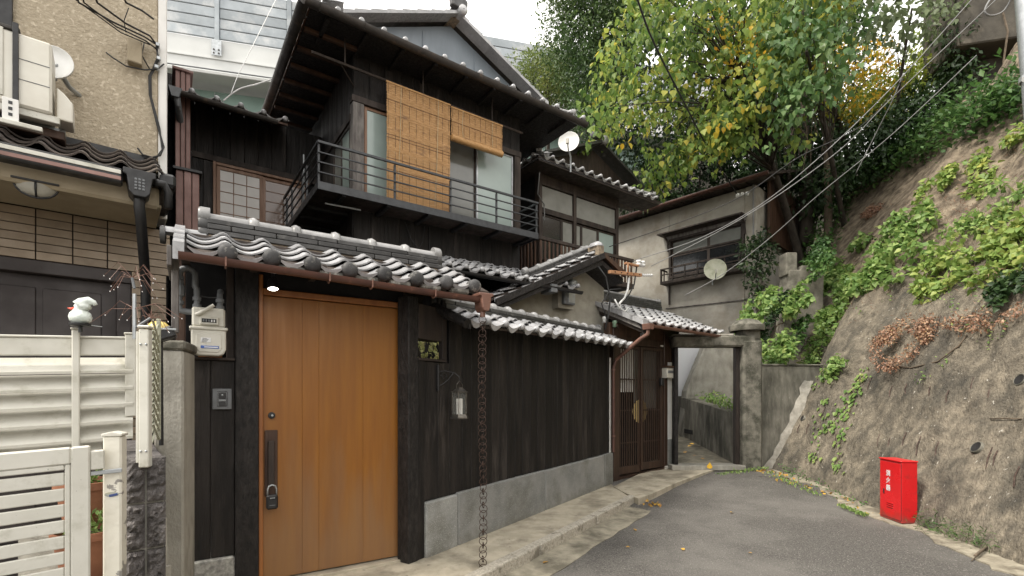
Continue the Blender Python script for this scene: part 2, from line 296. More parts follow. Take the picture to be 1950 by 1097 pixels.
L_SHRUB = leaf_mat('fresh shrub leaf', [(0,(.09,.18,.045)),(.4,(.19,.31,.085)),(.8,(.33,.44,.14)),(1,(.46,.50,.16))], trans=.4, nscale=3, nmix=.3)
L_LIME = leaf_mat('lime shrub leaf', [(0,(.13,.23,.055)),(.45,(.25,.36,.09)),(.85,(.40,.46,.13)),(1,(.52,.50,.12))], trans=.42, nscale=3, nmix=.3)
L_ORANGE = leaf_mat('orange maple leaf', [(0,(.20,.25,.04)),(.3,(.42,.40,.05)),(.6,(.68,.45,.05)),(1,(.68,.28,.04))], trans=.55, nscale=1.5)
L_DRY = leaf_mat('dry russet leaf', [(0,(.14,.07,.045)),(.5,(.29,.155,.10)),(.85,(.42,.27,.17)),(1,(.50,.36,.16))], trans=.2)
L_FALLEN = leaf_mat('fallen yellow leaf', [(0,(.60,.36,.03)),(.5,(.50,.30,.06)),(.8,(.34,.17,.06)),(1,(.28,.07,.04))], trans=.2)
def emit_mat(name, col, s):
    m = bpy.data.materials.new(name); m.use_nodes = True; b = m.node_tree.nodes['Principled BSDF']
    b.inputs['Base Color'].default_value = col+(1,); b.inputs['Emission Color'].default_value = col+(1,); b.inputs['Emission Strength'].default_value = s
    return m
LAMPLIT = emit_mat('lit lamp lens', (1,.95,.85), 9)
CANDLE = mat('white candle', (.8,.78,.72), None, rough=.5, bump=0)
# ================================================================== THE SETTING
def sstep(a, b, x): t = min(1, max(0, (x-a)/(b-a))); return t*t*(3-2*t)
def road_z(x, y): return -.10+.24*sstep(6.2, 10.6, y)+.02*sstep(2.2, 4.2, x)*(1-sstep(6, 9, y))
def grid_mesh(name, xs, ys, zf, m, kind='structure'):
    v = [(x, y, zf(x, y)) for y in ys for x in xs]; nx = len(xs)
    f = [(j*nx+i, j*nx+i+1, (j+1)*nx+i+1, (j+1)*nx+i) for j in range(len(ys)-1) for i in range(nx-1)]
    me = bpy.data.meshes.new(name); me.from_pydata(v, [], f); me.polygons.foreach_set('use_smooth', [True]*len(f))
    return link(name, me, m, kind=kind)
xs = [-160,-60,-20,-8]+[-5+.35*i for i in range(36)]+[9,14,30,60,160]
ys = [-120,-40,-10,-2]+[0+.35*i for i in range(45)]+[17,24,40,90,220]
grid_mesh('road', xs, ys, road_z, ASPHALT)

def slab(name, pts, thick, m, bevel=.008, kind='structure'):
    """pts: outline of (x, y, z top); sides drop by thick"""
    n = len(pts); b = MB(); b.add([p for p in pts]+[(p[0],p[1],p[2]-thick) for p in pts], [tuple(range(n)), tuple(range(2*n-1,n-1,-1))]+[(i,(i+1)%n,n+(i+1)%n,n+i) for i in range(n)])
    return b.build(name, m, bevel=bevel, kind=kind)
def fp(u, y, z): p = FENCE.P(u, y, z); return (p.x, p.y, p.z)
def wob(a, b, n, f, amp, seed):
    r = random.Random(seed); return [(a+(b-a)*i/n, f+r.uniform(-amp, amp)) for i in range(n+1)]
# pavement in front of the gate and the fence, its kerb stones, the concrete channel
slab('pavement', [fp(-3.2,-.585,0)]+[fp(u,y,0) for u,y in wob(-2.9,3.6,16,-.585,.004,1)]+[fp(4.42,.02,0), fp(4.2,.35,0), fp(-.2,.35,0), fp(-.9,1.3,0), fp(-3.4,1.9,0)], .16, PAVE)
for i, (a, b) in enumerate(((-3.2,-1.85),(-1.84,-.50),(-.49,.86),(.87,2.22),(2.23,3.62))):
    top = wob(a+.004, b-.004, 8, -.592, .002, i+3); bot = wob(b-.004, a+.004, 8, -.705, .006, i+20)
    slab('kerb_stone', [fp(u,y,.014) for u,y in bot[::-1]]+[fp(u,y,.014) for u,y in top[::-1]], .2, KERB, .014)
slab('gutter_channel', [fp(u,y,-.094) for u,y in wob(-3.2,4.05,30,-1.03,.018,5)]+[fp(4.0,-.66,-.085), fp(-3.2,-.66,-.094)], .05, STRIP, 0)
def gp(px, py, z): x, y = ground(px, py, z); return (x, y, z)
slab('porch_landing', [gp(1168,926,.015), gp(1190,938,.012), gp(1216,949,.01), gp(1250,936,.025), gp(1290,918,.05), gp(1330,904,.075), gp(1362,893,.10), gp(1330,876,.12), gp(1290,872,.125), gp(1262,880,.12)], .16, PAVE)

# ---- the steep sprayed-concrete slope on the right and the wooded hill behind the houses
BASE = [(-3,3.3),(1,3.75),(4.45,4.56),(5.6,4.68),(6.2,4.72),(8.0,4.98),(9.1,4.74),(9.7,5.0),(10.3,5.40),(11.5,5.50),(13.2,5.45),(15,5.8),(18,7.2),(24,9),(60,14)]
PROF = [(-1.5,-.5),(0,0),(1.2,.62),(2.6,1.25),(4.2,2.25),(5.6,3.15),(6.8,4.05),(8.2,4.8),(9.1,6.2),(9.8,9),(11,14),(13,22),(20,50)]
def lerp(tab, x):
    for (a, p), (b, q) in zip(tab, tab[1:]):
        if x <= b: return p+(q-p)*(x-a)/(b-a)
    return tab[-1][1]
def slope_noise(Y, z):
    return .06*math.sin(Y*1.3+z*.7)+.025*math.sin(Y*2.9-z*1.9+1)+.010*math.sin(Y*6.1+z*4.3)+.008*math.sin(Y*11.7-z*9.1)
def slope_x(Y, z):
    k = sstep(0, 1.2, z); return lerp(BASE, Y)+lerp(PROF, z)+slope_noise(Y, z)*(.25+.75*k)
def slope_hit(px, py, lift=0.0, y0=3.0, y1=40):
    r = (px-CX)/FOC; s = (CY-py)/FOC; Y = y0
    while Y < y1:
        z = CAM_H+s*Y
        if r*Y >= slope_x(Y, z)-lift: return Vector((r*Y, Y, z))
        Y += .02
    return Vector((r*y1, y1, CAM_H+s*y1))
def slope_normal(p):
    e = .25; dz = (slope_x(p.y, p.z+e)-slope_x(p.y, p.z-e))/(2*e); dy = (slope_x(p.y+e, p.z)-slope_x(p.y-e, p.z))/(2*e)
    return Vector((-1, dy, dz)).normalized()
from mathutils import noise as mnoise
Ys = [-3,-1,1,2.5]+[3.2+.075*i for i in range(200)]+[18.8,20,22,26,34,60]; Zs = [-1.5,-.7,-.35]+[-.12+.055*i for i in range(150)]+[8.4,9,9.6,11,13,20]
rs_ = random.Random(3); v = []; f = []
for Y in Ys:
    for z in Zs: v.append((slope_x(Y, z)+(rs_.uniform(-.010,.010)+.024*mnoise.fractal(Vector((Y*2.2,z*3.0,1)),.8,2.1,5) if 3 < Y < 19 else 0), Y, z))
nz = len(Zs)
for j in range(len(Ys)-1):
    for i in range(nz-1): f.append((j*nz+i, (j+1)*nz+i, (j+1)*nz+i+1, j*nz+i+1))
me = bpy.data.meshes.new('hill_slope'); me.from_pydata(v, [], f); me.polygons.foreach_set('use_smooth', [True]*len(f))
def slope_material():
    m = mat('sprayed concrete slope', (.272,.233,.174), (.108,.093,.071), scale=9, rough=.95, bump=1, bscale=38, bdist=.04, c3=(.058,.053,.043), s3=1.4, t3=(.47,.66), detail=12, fleck=((.46,.43,.37),17,.685), stretch=(1,1,.7))
    nt = m.node_tree; N = nt.nodes.new; Lk = nt.links.new; b = nt.nodes['Principled BSDF']
    src = b.inputs['Base Color'].links[0].from_socket
    tc = N('ShaderNodeTexCoord'); sp = N('ShaderNodeSeparateXYZ'); Lk(tc.outputs['Object'], sp.inputs[0])
    n = N('ShaderNodeTexNoise'); n.inputs['Scale'].default_value = .9; n.inputs['Detail'].default_value = 6; Lk(tc.outputs['Object'], n.inputs['Vector'])
    ma = N('ShaderNodeMath'); ma.operation = 'MULTIPLY_ADD'; ma.inputs[1].default_value = 3.2; Lk(n.outputs['Fac'], ma.inputs[0]); Lk(sp.outputs[2], ma.inputs[2])
    r = N('ShaderNodeMapRange'); r.inputs[1].default_value = 4.4; r.inputs[2].default_value = 5.6; Lk(ma.outputs[0], r.inputs[0])
    n2 = N('ShaderNodeTexNoise'); n2.inputs['Scale'].default_value = 6; n2.inputs['Detail'].default_value = 8; Lk(tc.outputs['Object'], n2.inputs['Vector'])
    rp = N('ShaderNodeValToRGB'); rp.color_ramp.elements[0].position = .35; rp.color_ramp.elements[1].position = .68
    rp.color_ramp.elements[0].color = (.085,.064,.044,1); rp.color_ramp.elements[1].color = (.31,.25,.18,1); Lk(n2.outputs['Fac'], rp.inputs[0])
    x = N('ShaderNodeMix'); x.data_type = 'RGBA'; Lk(r.outputs[0], x.inputs[0]); Lk(src, x.inputs[6]); Lk(rp.outputs[0], x.inputs[7]); Lk(x.outputs[2], b.inputs['Base Color'])
    return m
SLOPE = slope_material()
hill = link('hill_slope', me, SLOPE, kind='structure')
EARTH = mat('forest floor', (.035,.030,.020), (.018,.016,.011), scale=3, rough=.95, bump=.5)
def back_z(x, y):
    d = y-16.6-max(0, 2-x)*.9; k = .25+.75*sstep(-1, 5, x)
    return -1+(max(0, min(d, 6))*2.2+max(0, min(d-6, 10))*.25)*k+.4*math.sin(x*.9)+.3*math.sin(y*1.1+x)
grid_mesh('wooded_hill', [-30+1.2*i for i in range(36)]+[14,20,40,90], [16+.9*i for i in range(20)]+[40,60,120], back_z, EARTH)
slab('passage_path', [(2.7,9.2,.13),(4.3,9.2,.13),(4.3,12.9,.50),(2.7,12.9,.50)], .5, STRIP, 0)
# kerb strip of concrete under the slope
pts = []; out = []
for Y in [2.0+.11*i for i in range(70)]:
    xb = lerp(BASE, Y); w = (.22 if Y < 7 else .22-.12*min(1, (Y-7)/2))+.07*math.sin(Y*3.1)+.04*math.sin(Y*7.7)
    out.append((xb-w+random.uniform(-.035,.035), Y)); pts.append((xb+.25, Y))
slab('kerb_strip', [(x, y, road_z(x,y)+.012) for x, y in out[::-1]]+[(x, y, road_z(x,y)+.045) for x, y in pts], .12, mat('soiled edge concrete', (.36,.325,.25), (.20,.175,.13), scale=9, rough=.95, bump=.8, bscale=60, c3=(.13,.11,.08), s3=3, t3=(.48,.6), detail=9), 0)
# iron pins and drain holes in the slope
def on_slope(px, py, lift=0.0): p = slope_hit(px, py); return p, slope_normal(p)
def pin(px, py, ln=.16):
    p, n = on_slope(px, py); b = (Vector((.55,.25,.8))-n*Vector((.55,.25,.8)).dot(n)).normalized()
    MB().tube([p-n*.0, p+b*ln*.5+n*.02, p+b*ln+n*.004], .0065, 5).build('anchor_pin', IRON, hill)
for row in [[(1655,745),(1690,755),(1725,750),(1770,758),(1805,765),(1850,760),(1885,768),(1560,800),(1500,815),(1515,822),(1538,828)],
            [(1640,845),(1675,850),(1690,853),(1718,855),(1748,865),(1778,868),(1812,880),(1895,890),(1580,835),(1595,842)],
            [(1785,635),(1830,645),(1870,650),(1915,640),(1800,445),(1835,450),(1880,900),(1930,930)]]:
    for x, y in row: pin(x+random.uniform(-4,4), y+random.uniform(-3,3), random.uniform(.16,.30))
for x, y, r in ((1530,797,.05),(1862,853,.06),(1945,724,.06)):
    p, n = on_slope(x, y); q = n.to_track_quat('Z','Y').to_euler()
    MB().lathe([(r*1.25,-.03),(r*1.2,.02),(r*1.02,.03),(r*.98,.0)], 14).build('drain_hole', CONCM, hill, loc=p, rot=q, smooth=True)
    MB().lathe([(r*1.0,.022),(.001,.012)], 14).build('drain_hole', DARK, hill, loc=p, rot=q)
# concrete wall on the hilltop, top right of the photograph
def hilltop():
    t = thing('hilltop_wall', 'grey brown concrete wall standing above the slope at the top right', 'wall', loc=(11.3,12.4,8.2), rz=R(-14))
    HW = mat('tree-shade dark hilltop concrete', (.085,.076,.06), (.04,.036,.03), scale=2, rough=.95, bump=.6, bscale=30, c3=(.15,.13,.10), s3=1.2, t3=(.55,.75), detail=9)  # base colour darkened to stand in for tree shade on the wall
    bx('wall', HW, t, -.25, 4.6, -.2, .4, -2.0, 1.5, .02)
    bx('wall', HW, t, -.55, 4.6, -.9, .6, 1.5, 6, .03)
    for k in range(7): MB().tube([(.3+.3*k,-.92,2.4+random.uniform(-.3,.4)),(.35+.3*k,-1.0,1.6),(.3+.3*k,-.94,.9+random.uniform(-.4,.4))], .02, 5).build('dead_vine', BARKL, t)
hilltop()
# ================================================================== ROOF TILES
def tile_mesh(name, p, L, t=.012, a=.030, b=.024, step=.036, eave=None, nseg=12, disc=.056):
    """wavy pantile: a broad pan and a narrow roll; eave tiles get a hanging lip and a round end"""
    xs = [p*i/nseg for i in range(nseg+1)]; k = .66*p
    def prof(x): return -a*math.sin(math.pi*x/k) if x < k else b*math.sin(math.pi*(x-k)/(p-k))
    m = MB(); n = nseg+1; LL = L*1.18
    m.v = [(x*1.03, 0, prof(x)+step) for x in xs]+[(x*1.03, LL, prof(x)+step-step*1.18) for x in xs]
    low = (lambda x: prof(x)+step-t) if not eave else (lambda x: prof(x)+step-t-(eave*max(0, math.sin(math.pi*x/k)) if x < k else 0))
    m.v += [(x*1.03, 0, low(x)) for x in xs]+[(x*1.03, .03 if eave else LL*.6, (prof(x)+step-t) if not eave else low(x)) for x in xs]
    for i in range(nseg):
        m.f += [(i, i+1, n+i+1, n+i), (2*n+i, 2*n+i+1, i+1, i), (3*n+i, 3*n+i+1, 2*n+i+1, 2*n+i)]
    m.f += [(0, n, 3*n, 2*n), (n-1, 2*n-1, 4*n-1, 3*n-1)]
    me = bpy.data.meshes.new(name); me.from_pydata(m.v, [], m.f)
    bm = bmesh.new(); bm.from_mesh(me); bmesh.ops.recalc_face_normals(bm, faces=bm.faces); bm.to_mesh(me); bm.free()
    me.polygons.foreach_set('use_smooth', [True]*len(me.polygons)); me.set_sharp_from_angle(angle=R(40))
    me.materials.append(TILE); me['roll_x'] = (k+(p-k)/2)*1.03; me['roll_z'] = b+step
    return me
def disc_mesh(r):
    m = MB(); m.lathe([(.001,-.035),(r*.55,-.034),(r*.9,-.022),(r,-.006),(r,.05),(r*.8,.06)], 16, axis='y')
    me = bpy.data.meshes.new('tile_disc'); me.from_pydata(m.v, [], m.f)
    bm = bmesh.new(); bm.from_mesh(me); bmesh.ops.recalc_face_normals(bm, faces=bm.faces); bm.to_mesh(me); bm.free()
    me.polygons.foreach_set('use_smooth', [True]*len(me.polygons)); me.materials.append(TILED); return me
_tc = {}
def tiles(parent, p, L, nx, ny, u0, ye, ze, slope, eave=.05, disc=.056, material=None, dmat=None, flip=False, amp=1.0, top_row_cut=None, disc_dz=-.035):
    """nx columns by ny courses climbing from the eave (ye, ze) at the given slope, each tile a child of parent"""
    key = (round(p,4), round(L,4), eave, material, amp)
    if key not in _tc:
        body = tile_mesh('roof_tile', p, L, a=.030*amp, b=.026*amp); ev = tile_mesh('eave_tile', p, L, a=.030*amp, b=.026*amp, eave=eave) if eave else body
        if material:
            for q in (body, ev): q.materials.clear(); q.materials.append(material)
        _tc[key] = (body, ev)
    body, ev = _tc[key]; dm = None
    if disc:
        dk = ('disc', disc, dmat)
        if dk not in _tc:
            _tc[dk] = disc_mesh(disc)
            if dmat: _tc[dk].materials.clear(); _tc[dk].materials.append(dmat)
        dm = _tc[dk]
    cs, sn = math.cos(slope), math.sin(slope)
    for j in range(ny):
        for i in range(nx):
            me = ev if j == 0 else body
            x = u0+i*p; o = link('roof_tile', me, None, parent, (x+random.uniform(-.003,.003), ye+j*L*cs, ze+j*L*sn+random.uniform(-.003,.003)), (slope+random.uniform(-.012,.012), random.uniform(-.012,.012), random.uniform(-.01,.01)))
            if j == 0 and dm:
                link('tile_disc', dm, None, parent, (x+me['roll_x'], ye-.004, ze+me['roll_z']+disc_dz+random.uniform(-.004,.004)), (0, random.uniform(0,6), random.uniform(-.05,.05)))
def ridge(parent, x0, x1, y, z, courses=2, w=.20, ch=.045, capr=.055, piece=.27, ends=(True,True), rot=None, loc=None, collars=True, end_r=.06, capm=None, noshim=None):
    """ridge: mortar core (the part), stacked flat tiles, round cap tiles with collars, end ornaments"""
    capm = capm or CAPT; noshim = noshim or NOSHI
    core = MB().box(x0+.01, x1-.01, y-w*.24, y+w*.24, z-.07, z+courses*ch-.004).build('ridge', MORTAR, parent, loc=loc, rot=rot)
    MB().box(x0+.01, x1-.01, y-w*.42, y+w*.42, z-.09, z-.002).build('ridge_mortar', MORTAR, core)
    for c in range(courses):
        hw = w*(.5-.035*c); x = x0-(piece*.5 if c % 2 else 0)
        while x < x1-.01:
            a, b = max(x, x0), min(x+piece, x1)
            if b-a > .03:
                for s in (-1, 1):
                    ya, yb = (y-hw, y-.005) if s < 0 else (y+.005, y+hw)
                    j = random.uniform(-.004,.004); MB().cbox(a+.003, b-.003, ya+j, yb+j, z+c*ch, z+(c+1)*ch-.006, .004).build('ridge_tile', noshim, core)
            x += piece
    zc = z+courses*ch-.008; x = x0; i = 0
    while x < x1-.02:
        b = min(x+piece, x1)
        MB().lathe([(capr,x+.002),(capr*1.0,b-.002)], 12, (0,y,zc), 'x', arc=math.pi).build('cap_tile', capm, core, smooth=True)
        if collars and b < x1-.05: MB().lathe([(capr*.9,b-.036),(capr*1.2,b-.032),(capr*1.38,b),(capr*1.2,b+.032),(capr*.9,b+.036)], 12, (0,y,zc), 'x', arc=math.pi).build('cap_collar', capm, core, smooth=True)
        x = b; i += 1
    for e, xe, s in ((ends[0], x0, -1), (ends[1], x1, 1)):
        if not e: continue
        n = 3 if courses > 1 else 2; tot = courses*ch+capr*1.35; h = tot/n
        for k in range(n):
            zz = z+h*(k+.5)-.02; rr = end_r*(1.0 if k == n-1 else 1.08)
            MB().lathe([(rr*.2,xe-s*.02),(rr,xe-s*.02),(rr,xe+s*.04),(rr*.85,xe+s*.055),(rr*.2,xe+s*.058)], 14, (0,y,zz), 'x').build('ridge_end', NOSHI if k < n-1 else capm, core, smooth=True, auto=50)
    return core
def gutter(parent, name, pts, r=.05, m=None, n=8, t=.006):
    """open half-round trough along a line of points (roughly along x)"""
    m = m or COPPER; b = MB(); k = n+1; rows = []
    for (x, y, z) in pts:
        rows.append([(x, y-r*math.cos(math.pi*i/n), z-r*math.sin(math.pi*i/n)) for i in range(k)]+[(x, y+(r-t)*math.cos(math.pi*i/n), z-(r-t)*math.sin(math.pi*i/n)) for i in range(k)])
    v = [p for row in rows for p in row]; m2 = 2*k; f = []
    for j in range(len(pts)-1):
        for i in range(m2): f.append((j*m2+i, j*m2+(i+1)%m2, (j+1)*m2+(i+1)%m2, (j+1)*m2+i))
    # end plates
    for j in (0, len(pts)-1): f.append(tuple(j*m2+i for i in range(k)))
    return b.add(v, f).build(name, m, parent, smooth=True, auto=40)
# ================================================================== GATEHOUSE
def door_material():
    m = mat('orange cedar door', (.285,.112,.014), (.23,.084,.010), scale=16, rough=.42, bump=.08, bscale=70, stretch=(1,1,.07), c3=(.20,.070,.009), s3=5, t3=(.5,.7), rvar=.10, rand=.035)
    nt = m.node_tree; N = nt.nodes.new; Lk = nt.links.new; b = nt.nodes['Principled BSDF']; src = b.inputs['Base Color'].links[0].from_socket
    tc = N('ShaderNodeTexCoord'); sp = N('ShaderNodeSeparateXYZ'); Lk(tc.outputs['Object'], sp.inputs[0])
    mp = N('ShaderNodeMapping'); mp.inputs['Scale'].default_value = (6,6,1.2); Lk(tc.outputs['Object'], mp.inputs['Vector'])
    n = N('ShaderNodeTexNoise'); n.inputs['Scale'].default_value = 1.6; n.inputs['Detail'].default_value = 8; Lk(mp.outputs[0], n.inputs['Vector'])
    ma = N('ShaderNodeMath'); ma.operation = 'MULTIPLY_ADD'; ma.inputs[1].default_value = 1.5; ma.inputs[2].default_value = -.1; Lk(n.outputs['Fac'], ma.inputs[0])
    su = N('ShaderNodeMath'); su.operation = 'SUBTRACT'; Lk(ma.outputs[0], su.inputs[0]); Lk(sp.outputs[2], su.inputs[1])
    r = N('ShaderNodeMapRange'); r.inputs[1].default_value = -.40; r.inputs[2].default_value = .45; r.inputs[4].default_value = .5; Lk(su.outputs[0], r.inputs[0])
    x = N('ShaderNodeMix'); x.data_type = 'RGBA'; Lk(r.outputs[0], x.inputs[0]); Lk(src, x.inputs[6]); x.inputs[7].default_value = (.235,.15,.085,1); Lk(x.outputs[2], b.inputs['Base Color'])
    return m
DOOR = door_material()
def gatehouse():
    t = thing('gatehouse', 'tiled gatehouse of charred black timber with the plain orange wooden door', 'gatehouse', GATE)
    # door: leaf with seams, keyhole, handle, hinges
    d = bx('door', DARKW, t, -1.103, -.022, .040, .075, .035, 2.205, .004); d['label'] = 'plain orange cedar door leaf, greyed near the ground'
    for a_, b_ in ((-1.103,-.826),(-.825,-.700),(-.699,-.345),(-.344,-.022)): bx('door_board', DOOR, d, a_, b_, .030, .040, .035, 2.205, .0012)
    hd = bx('handle', BROWNW, d, -1.095, -1.005, .012, .030, .675, 1.18, .004)
    bx('handle', DARKW, d, -1.075, -1.028, -.012, .012, .76, 1.10, .005)
    MB().lathe([(.001,.008),(.010,.006),(.012,.010),(.024,.012),(.026,.03)], 16, (-1.045,0,1.292), 'y').build('keyhole', BLACKM, d, smooth=True, auto=40)
    MB().lathe([(.001,.004),(.008,.005),(.008,.012)], 10, (-1.043,0,1.292), 'y').build('keyhole', STEEL, d)
    for z in (.34, 1.86): bx('hinge', DARKW, d, -.032, -.012, .012, .032, z, z+.13, .003)
    bx('door_frame', DOORFR, t, -1.137, -1.107, -.005, .09, 0, 2.36); bx('door_frame', DOORFR, t, -.018, .014, -.005, .09, 0, 2.262)
    bx('door_frame', DOORFR, t, -1.107, -.018, -.003, .088, 2.211, 2.258); bx('door_sill', PAVE, t, -1.137, .02, -.05, .12, -.02, .022)
    bx('dark_gap_sheet', DARK, t, -1.107, .02, .05, .08, 2.26, 2.50)  # dark sheet standing in for the shaded gap over the door head
    # posts, boards, base stone, meter niche
    bx('post', BLACKP, t, -1.292, -1.139, -.03, .12, 0, 2.44, .006)
    bx('wall_board', BLACK, t, -1.445, -1.294, .0, .03, .275, 1.70, .005); bx('wall_board', BLACK, t, -1.60, -1.447, .004, .034, .27, 1.70, .005)
    bx('wall_board', BLACK, t, -1.79, -1.602, .002, .032, .27, 1.70, .005)
    bx('base_stone', STONEBASE, t, -1.80, -1.294, -.02, .2, -.05, .268, .012)
    bx('niche_sill', DARKW, t, -1.80, -1.294, -.03, .30, 1.70, 1.72); bx('post', DARKW, t, -1.345, -1.296, .03, .08, 1.72, 2.40); bx('post', BROWNW, t, -1.66, -1.60, .25, .31, 1.72, 2.5)
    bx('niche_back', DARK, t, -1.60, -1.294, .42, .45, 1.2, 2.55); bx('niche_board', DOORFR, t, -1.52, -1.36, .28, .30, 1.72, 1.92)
    bx('post', GREYPOST, t, -1.67, -1.63, -.33, -.27, 1.85, 2.36)
    bx('lintel_beam', DARKW, t, -1.62, .62, .02, .14, 2.46, 2.60)
    for k in range(6): bx('rafter', DARKW, t, -1.62+.42*k, -1.57+.42*k, -.40, .10, 2.36, 2.40, rot=None)
    # roof: sloped deck, tiles, ridge
    sl = R(25.5)
    rf = MB().prism([(-.46,2.318),(-.46,2.345),(.18,2.64),(.86,2.34),(.86,2.315),(.18,2.60)], -1.66, .60, 'x').build('roof', DARKW, t)
    tiles(rf, .2595, .168, 8, 4, -1.587, -.475, 2.345, sl, eave=.022, disc=.058)
    for k in range(8): bx('roof_mortar', MUD, rf, -1.585+.2595*k, -1.405+.2595*k, -.468, -.42, 2.30, 2.345, .012)
    for j in range(4):    # upturned verge tiles down the left edge
        y0, z0 = -.475+j*.152, 2.345+j*.072
        MB().prism([(y0,z0-.055),(y0,z0+.055),(y0+.185,z0+.125),(y0+.185,z0+.035)], -1.66, -1.60, 'x').build('verge_tile', TILE, rf)
    bx('roof_board', GREYPOST, rf, -1.690, -1.664, -.46, .05, 2.25, 2.375)
    r2 = ridge(t, -1.465, .385, .20, 2.635, courses=3, w=.22, ch=.042, capr=.062, piece=.31, end_r=.066)
    MB().lathe([(.05,-1.74),(.055,-1.47)], 12, (0,.18,2.615), 'x', arc=math.pi).build('cap_tile', TILE, r2, smooth=True)
    MB().lathe([(.01,-1.755),(.062,-1.75),(.066,-1.72),(.05,-1.715)], 14, (0,.18,2.60), 'x').build('ridge_end', NOSHI, r2, smooth=True, auto=50)
    # gutter, brackets, hopper
    gt = gutter(t, 'gutter', [(-1.63,-.53,2.318),(.56,-.53,2.262)], .043)
    for u in (-1.38,-.75,-.45,.05): 
        MB().tube([(u,-.585,2.318-.0256*(u+1.63)+.005),(u,-.58,2.27-.0256*(u+1.63)),(u,-.53,2.262-.0256*(u+1.63)),(u,-.47,2.30-.0256*(u+1.63)),(u,-.45,2.33)], .006, 5).build('gutter_bracket', COPPERL, gt)
    MB().prism([(.43,2.30),(.57,2.30),(.565,2.275),(.545,2.27),(.535,2.18),(.52,2.15),(.48,2.15),(.465,2.18),(.455,2.27),(.435,2.275)], -.60, -.46, 'y').build('gutter_hopper', COPPERL, gt, bevel=.006)
    MB().tube([(.50,-.53,2.17),(.50,-.53,2.105)], .022, 10).build('gutter_hopper', COPPERL, gt, smooth=True, auto=40)
gatehouse()
def spotlight():
    u, z = GATE.uz(520, 547, -.20); t = thing('eave_spotlight', 'small lit round spotlight under the gatehouse gutter beside the door head', 'light', GATE, (u,-.20,z))
    M = Matrix.Rotation(R(-14), 4, 'X')
    a = MB().lathe([(.001,.062),(.030,.058),(.040,.03),(.043,-.014),(.034,-.015)], 18); a.v = [tuple(M @ Vector(p)) for p in a.v]; a.build('lamp_housing', BLACKM, t, smooth=True, auto=40)
    b = MB().lathe([(.034,-.012),(.001,-.015)], 18); b.v = [tuple(M @ Vector(p)) for p in b.v]; b.build('lamp_lens', LAMPLIT, t)
    MB().tube([(0,0,.04),(0,.01,.12)], .012, 8).build('lamp_stem', BLACKM, t)
    l = bpy.data.lights.new('spot glow', 'SPOT'); l.energy = .7; l.spot_size = R(85); l.spot_blend = .6; l.shadow_soft_size = .04; l.color = (1,.9,.72)
    o = bpy.data.objects.new('spot_glow', l); COL.objects.link(o); o.parent = t; o.location = M @ Vector((0,0,-.03)); o.rotation_euler = (R(-10),0,0)
spotlight()
def rain_chain():
    p = GATE.P(.50,-.53,0); t = thing('rain_chain', 'long brown iron rain chain hanging from the gutter hopper to the ground', 'rain chain', loc=(p.x,p.y,0))
    big = MB().torus((0,0,0), .0325, .0031, n=18, k=5); bm_ = bpy.data.meshes.new('chain_link'); bm_.from_pydata(big.v, [], big.f); bm_.materials.append(IRON)
    tw = MB().torus((0,0,0), .016, .0038, n=12, k=5, sz=1.5); tm = bpy.data.meshes.new('chain_link'); tm.from_pydata(tw.v, [], tw.f); tm.materials.append(IRON)
    for me in (bm_, tm): me.polygons.foreach_set('use_smooth', [True]*len(me.polygons))
    z = 2.085; i = 0; rc = random.Random(2)
    while z > .02:
        a = R(4)+rc.uniform(-.45,.45); dx = .006*math.sin(z*3)
        link('chain_link', bm_, None, t, (dx,0,z), (0,0,a)); link('chain_link', bm_, None, t, (dx,0,z-.046), (0,0,a+rc.uniform(-.5,.5)))
        link('chain_link', tm, None, t, (dx,0,z-.082), (0,0,a+R(80)+rc.uniform(-.4,.4)))
        z -= .114
rain_chain()
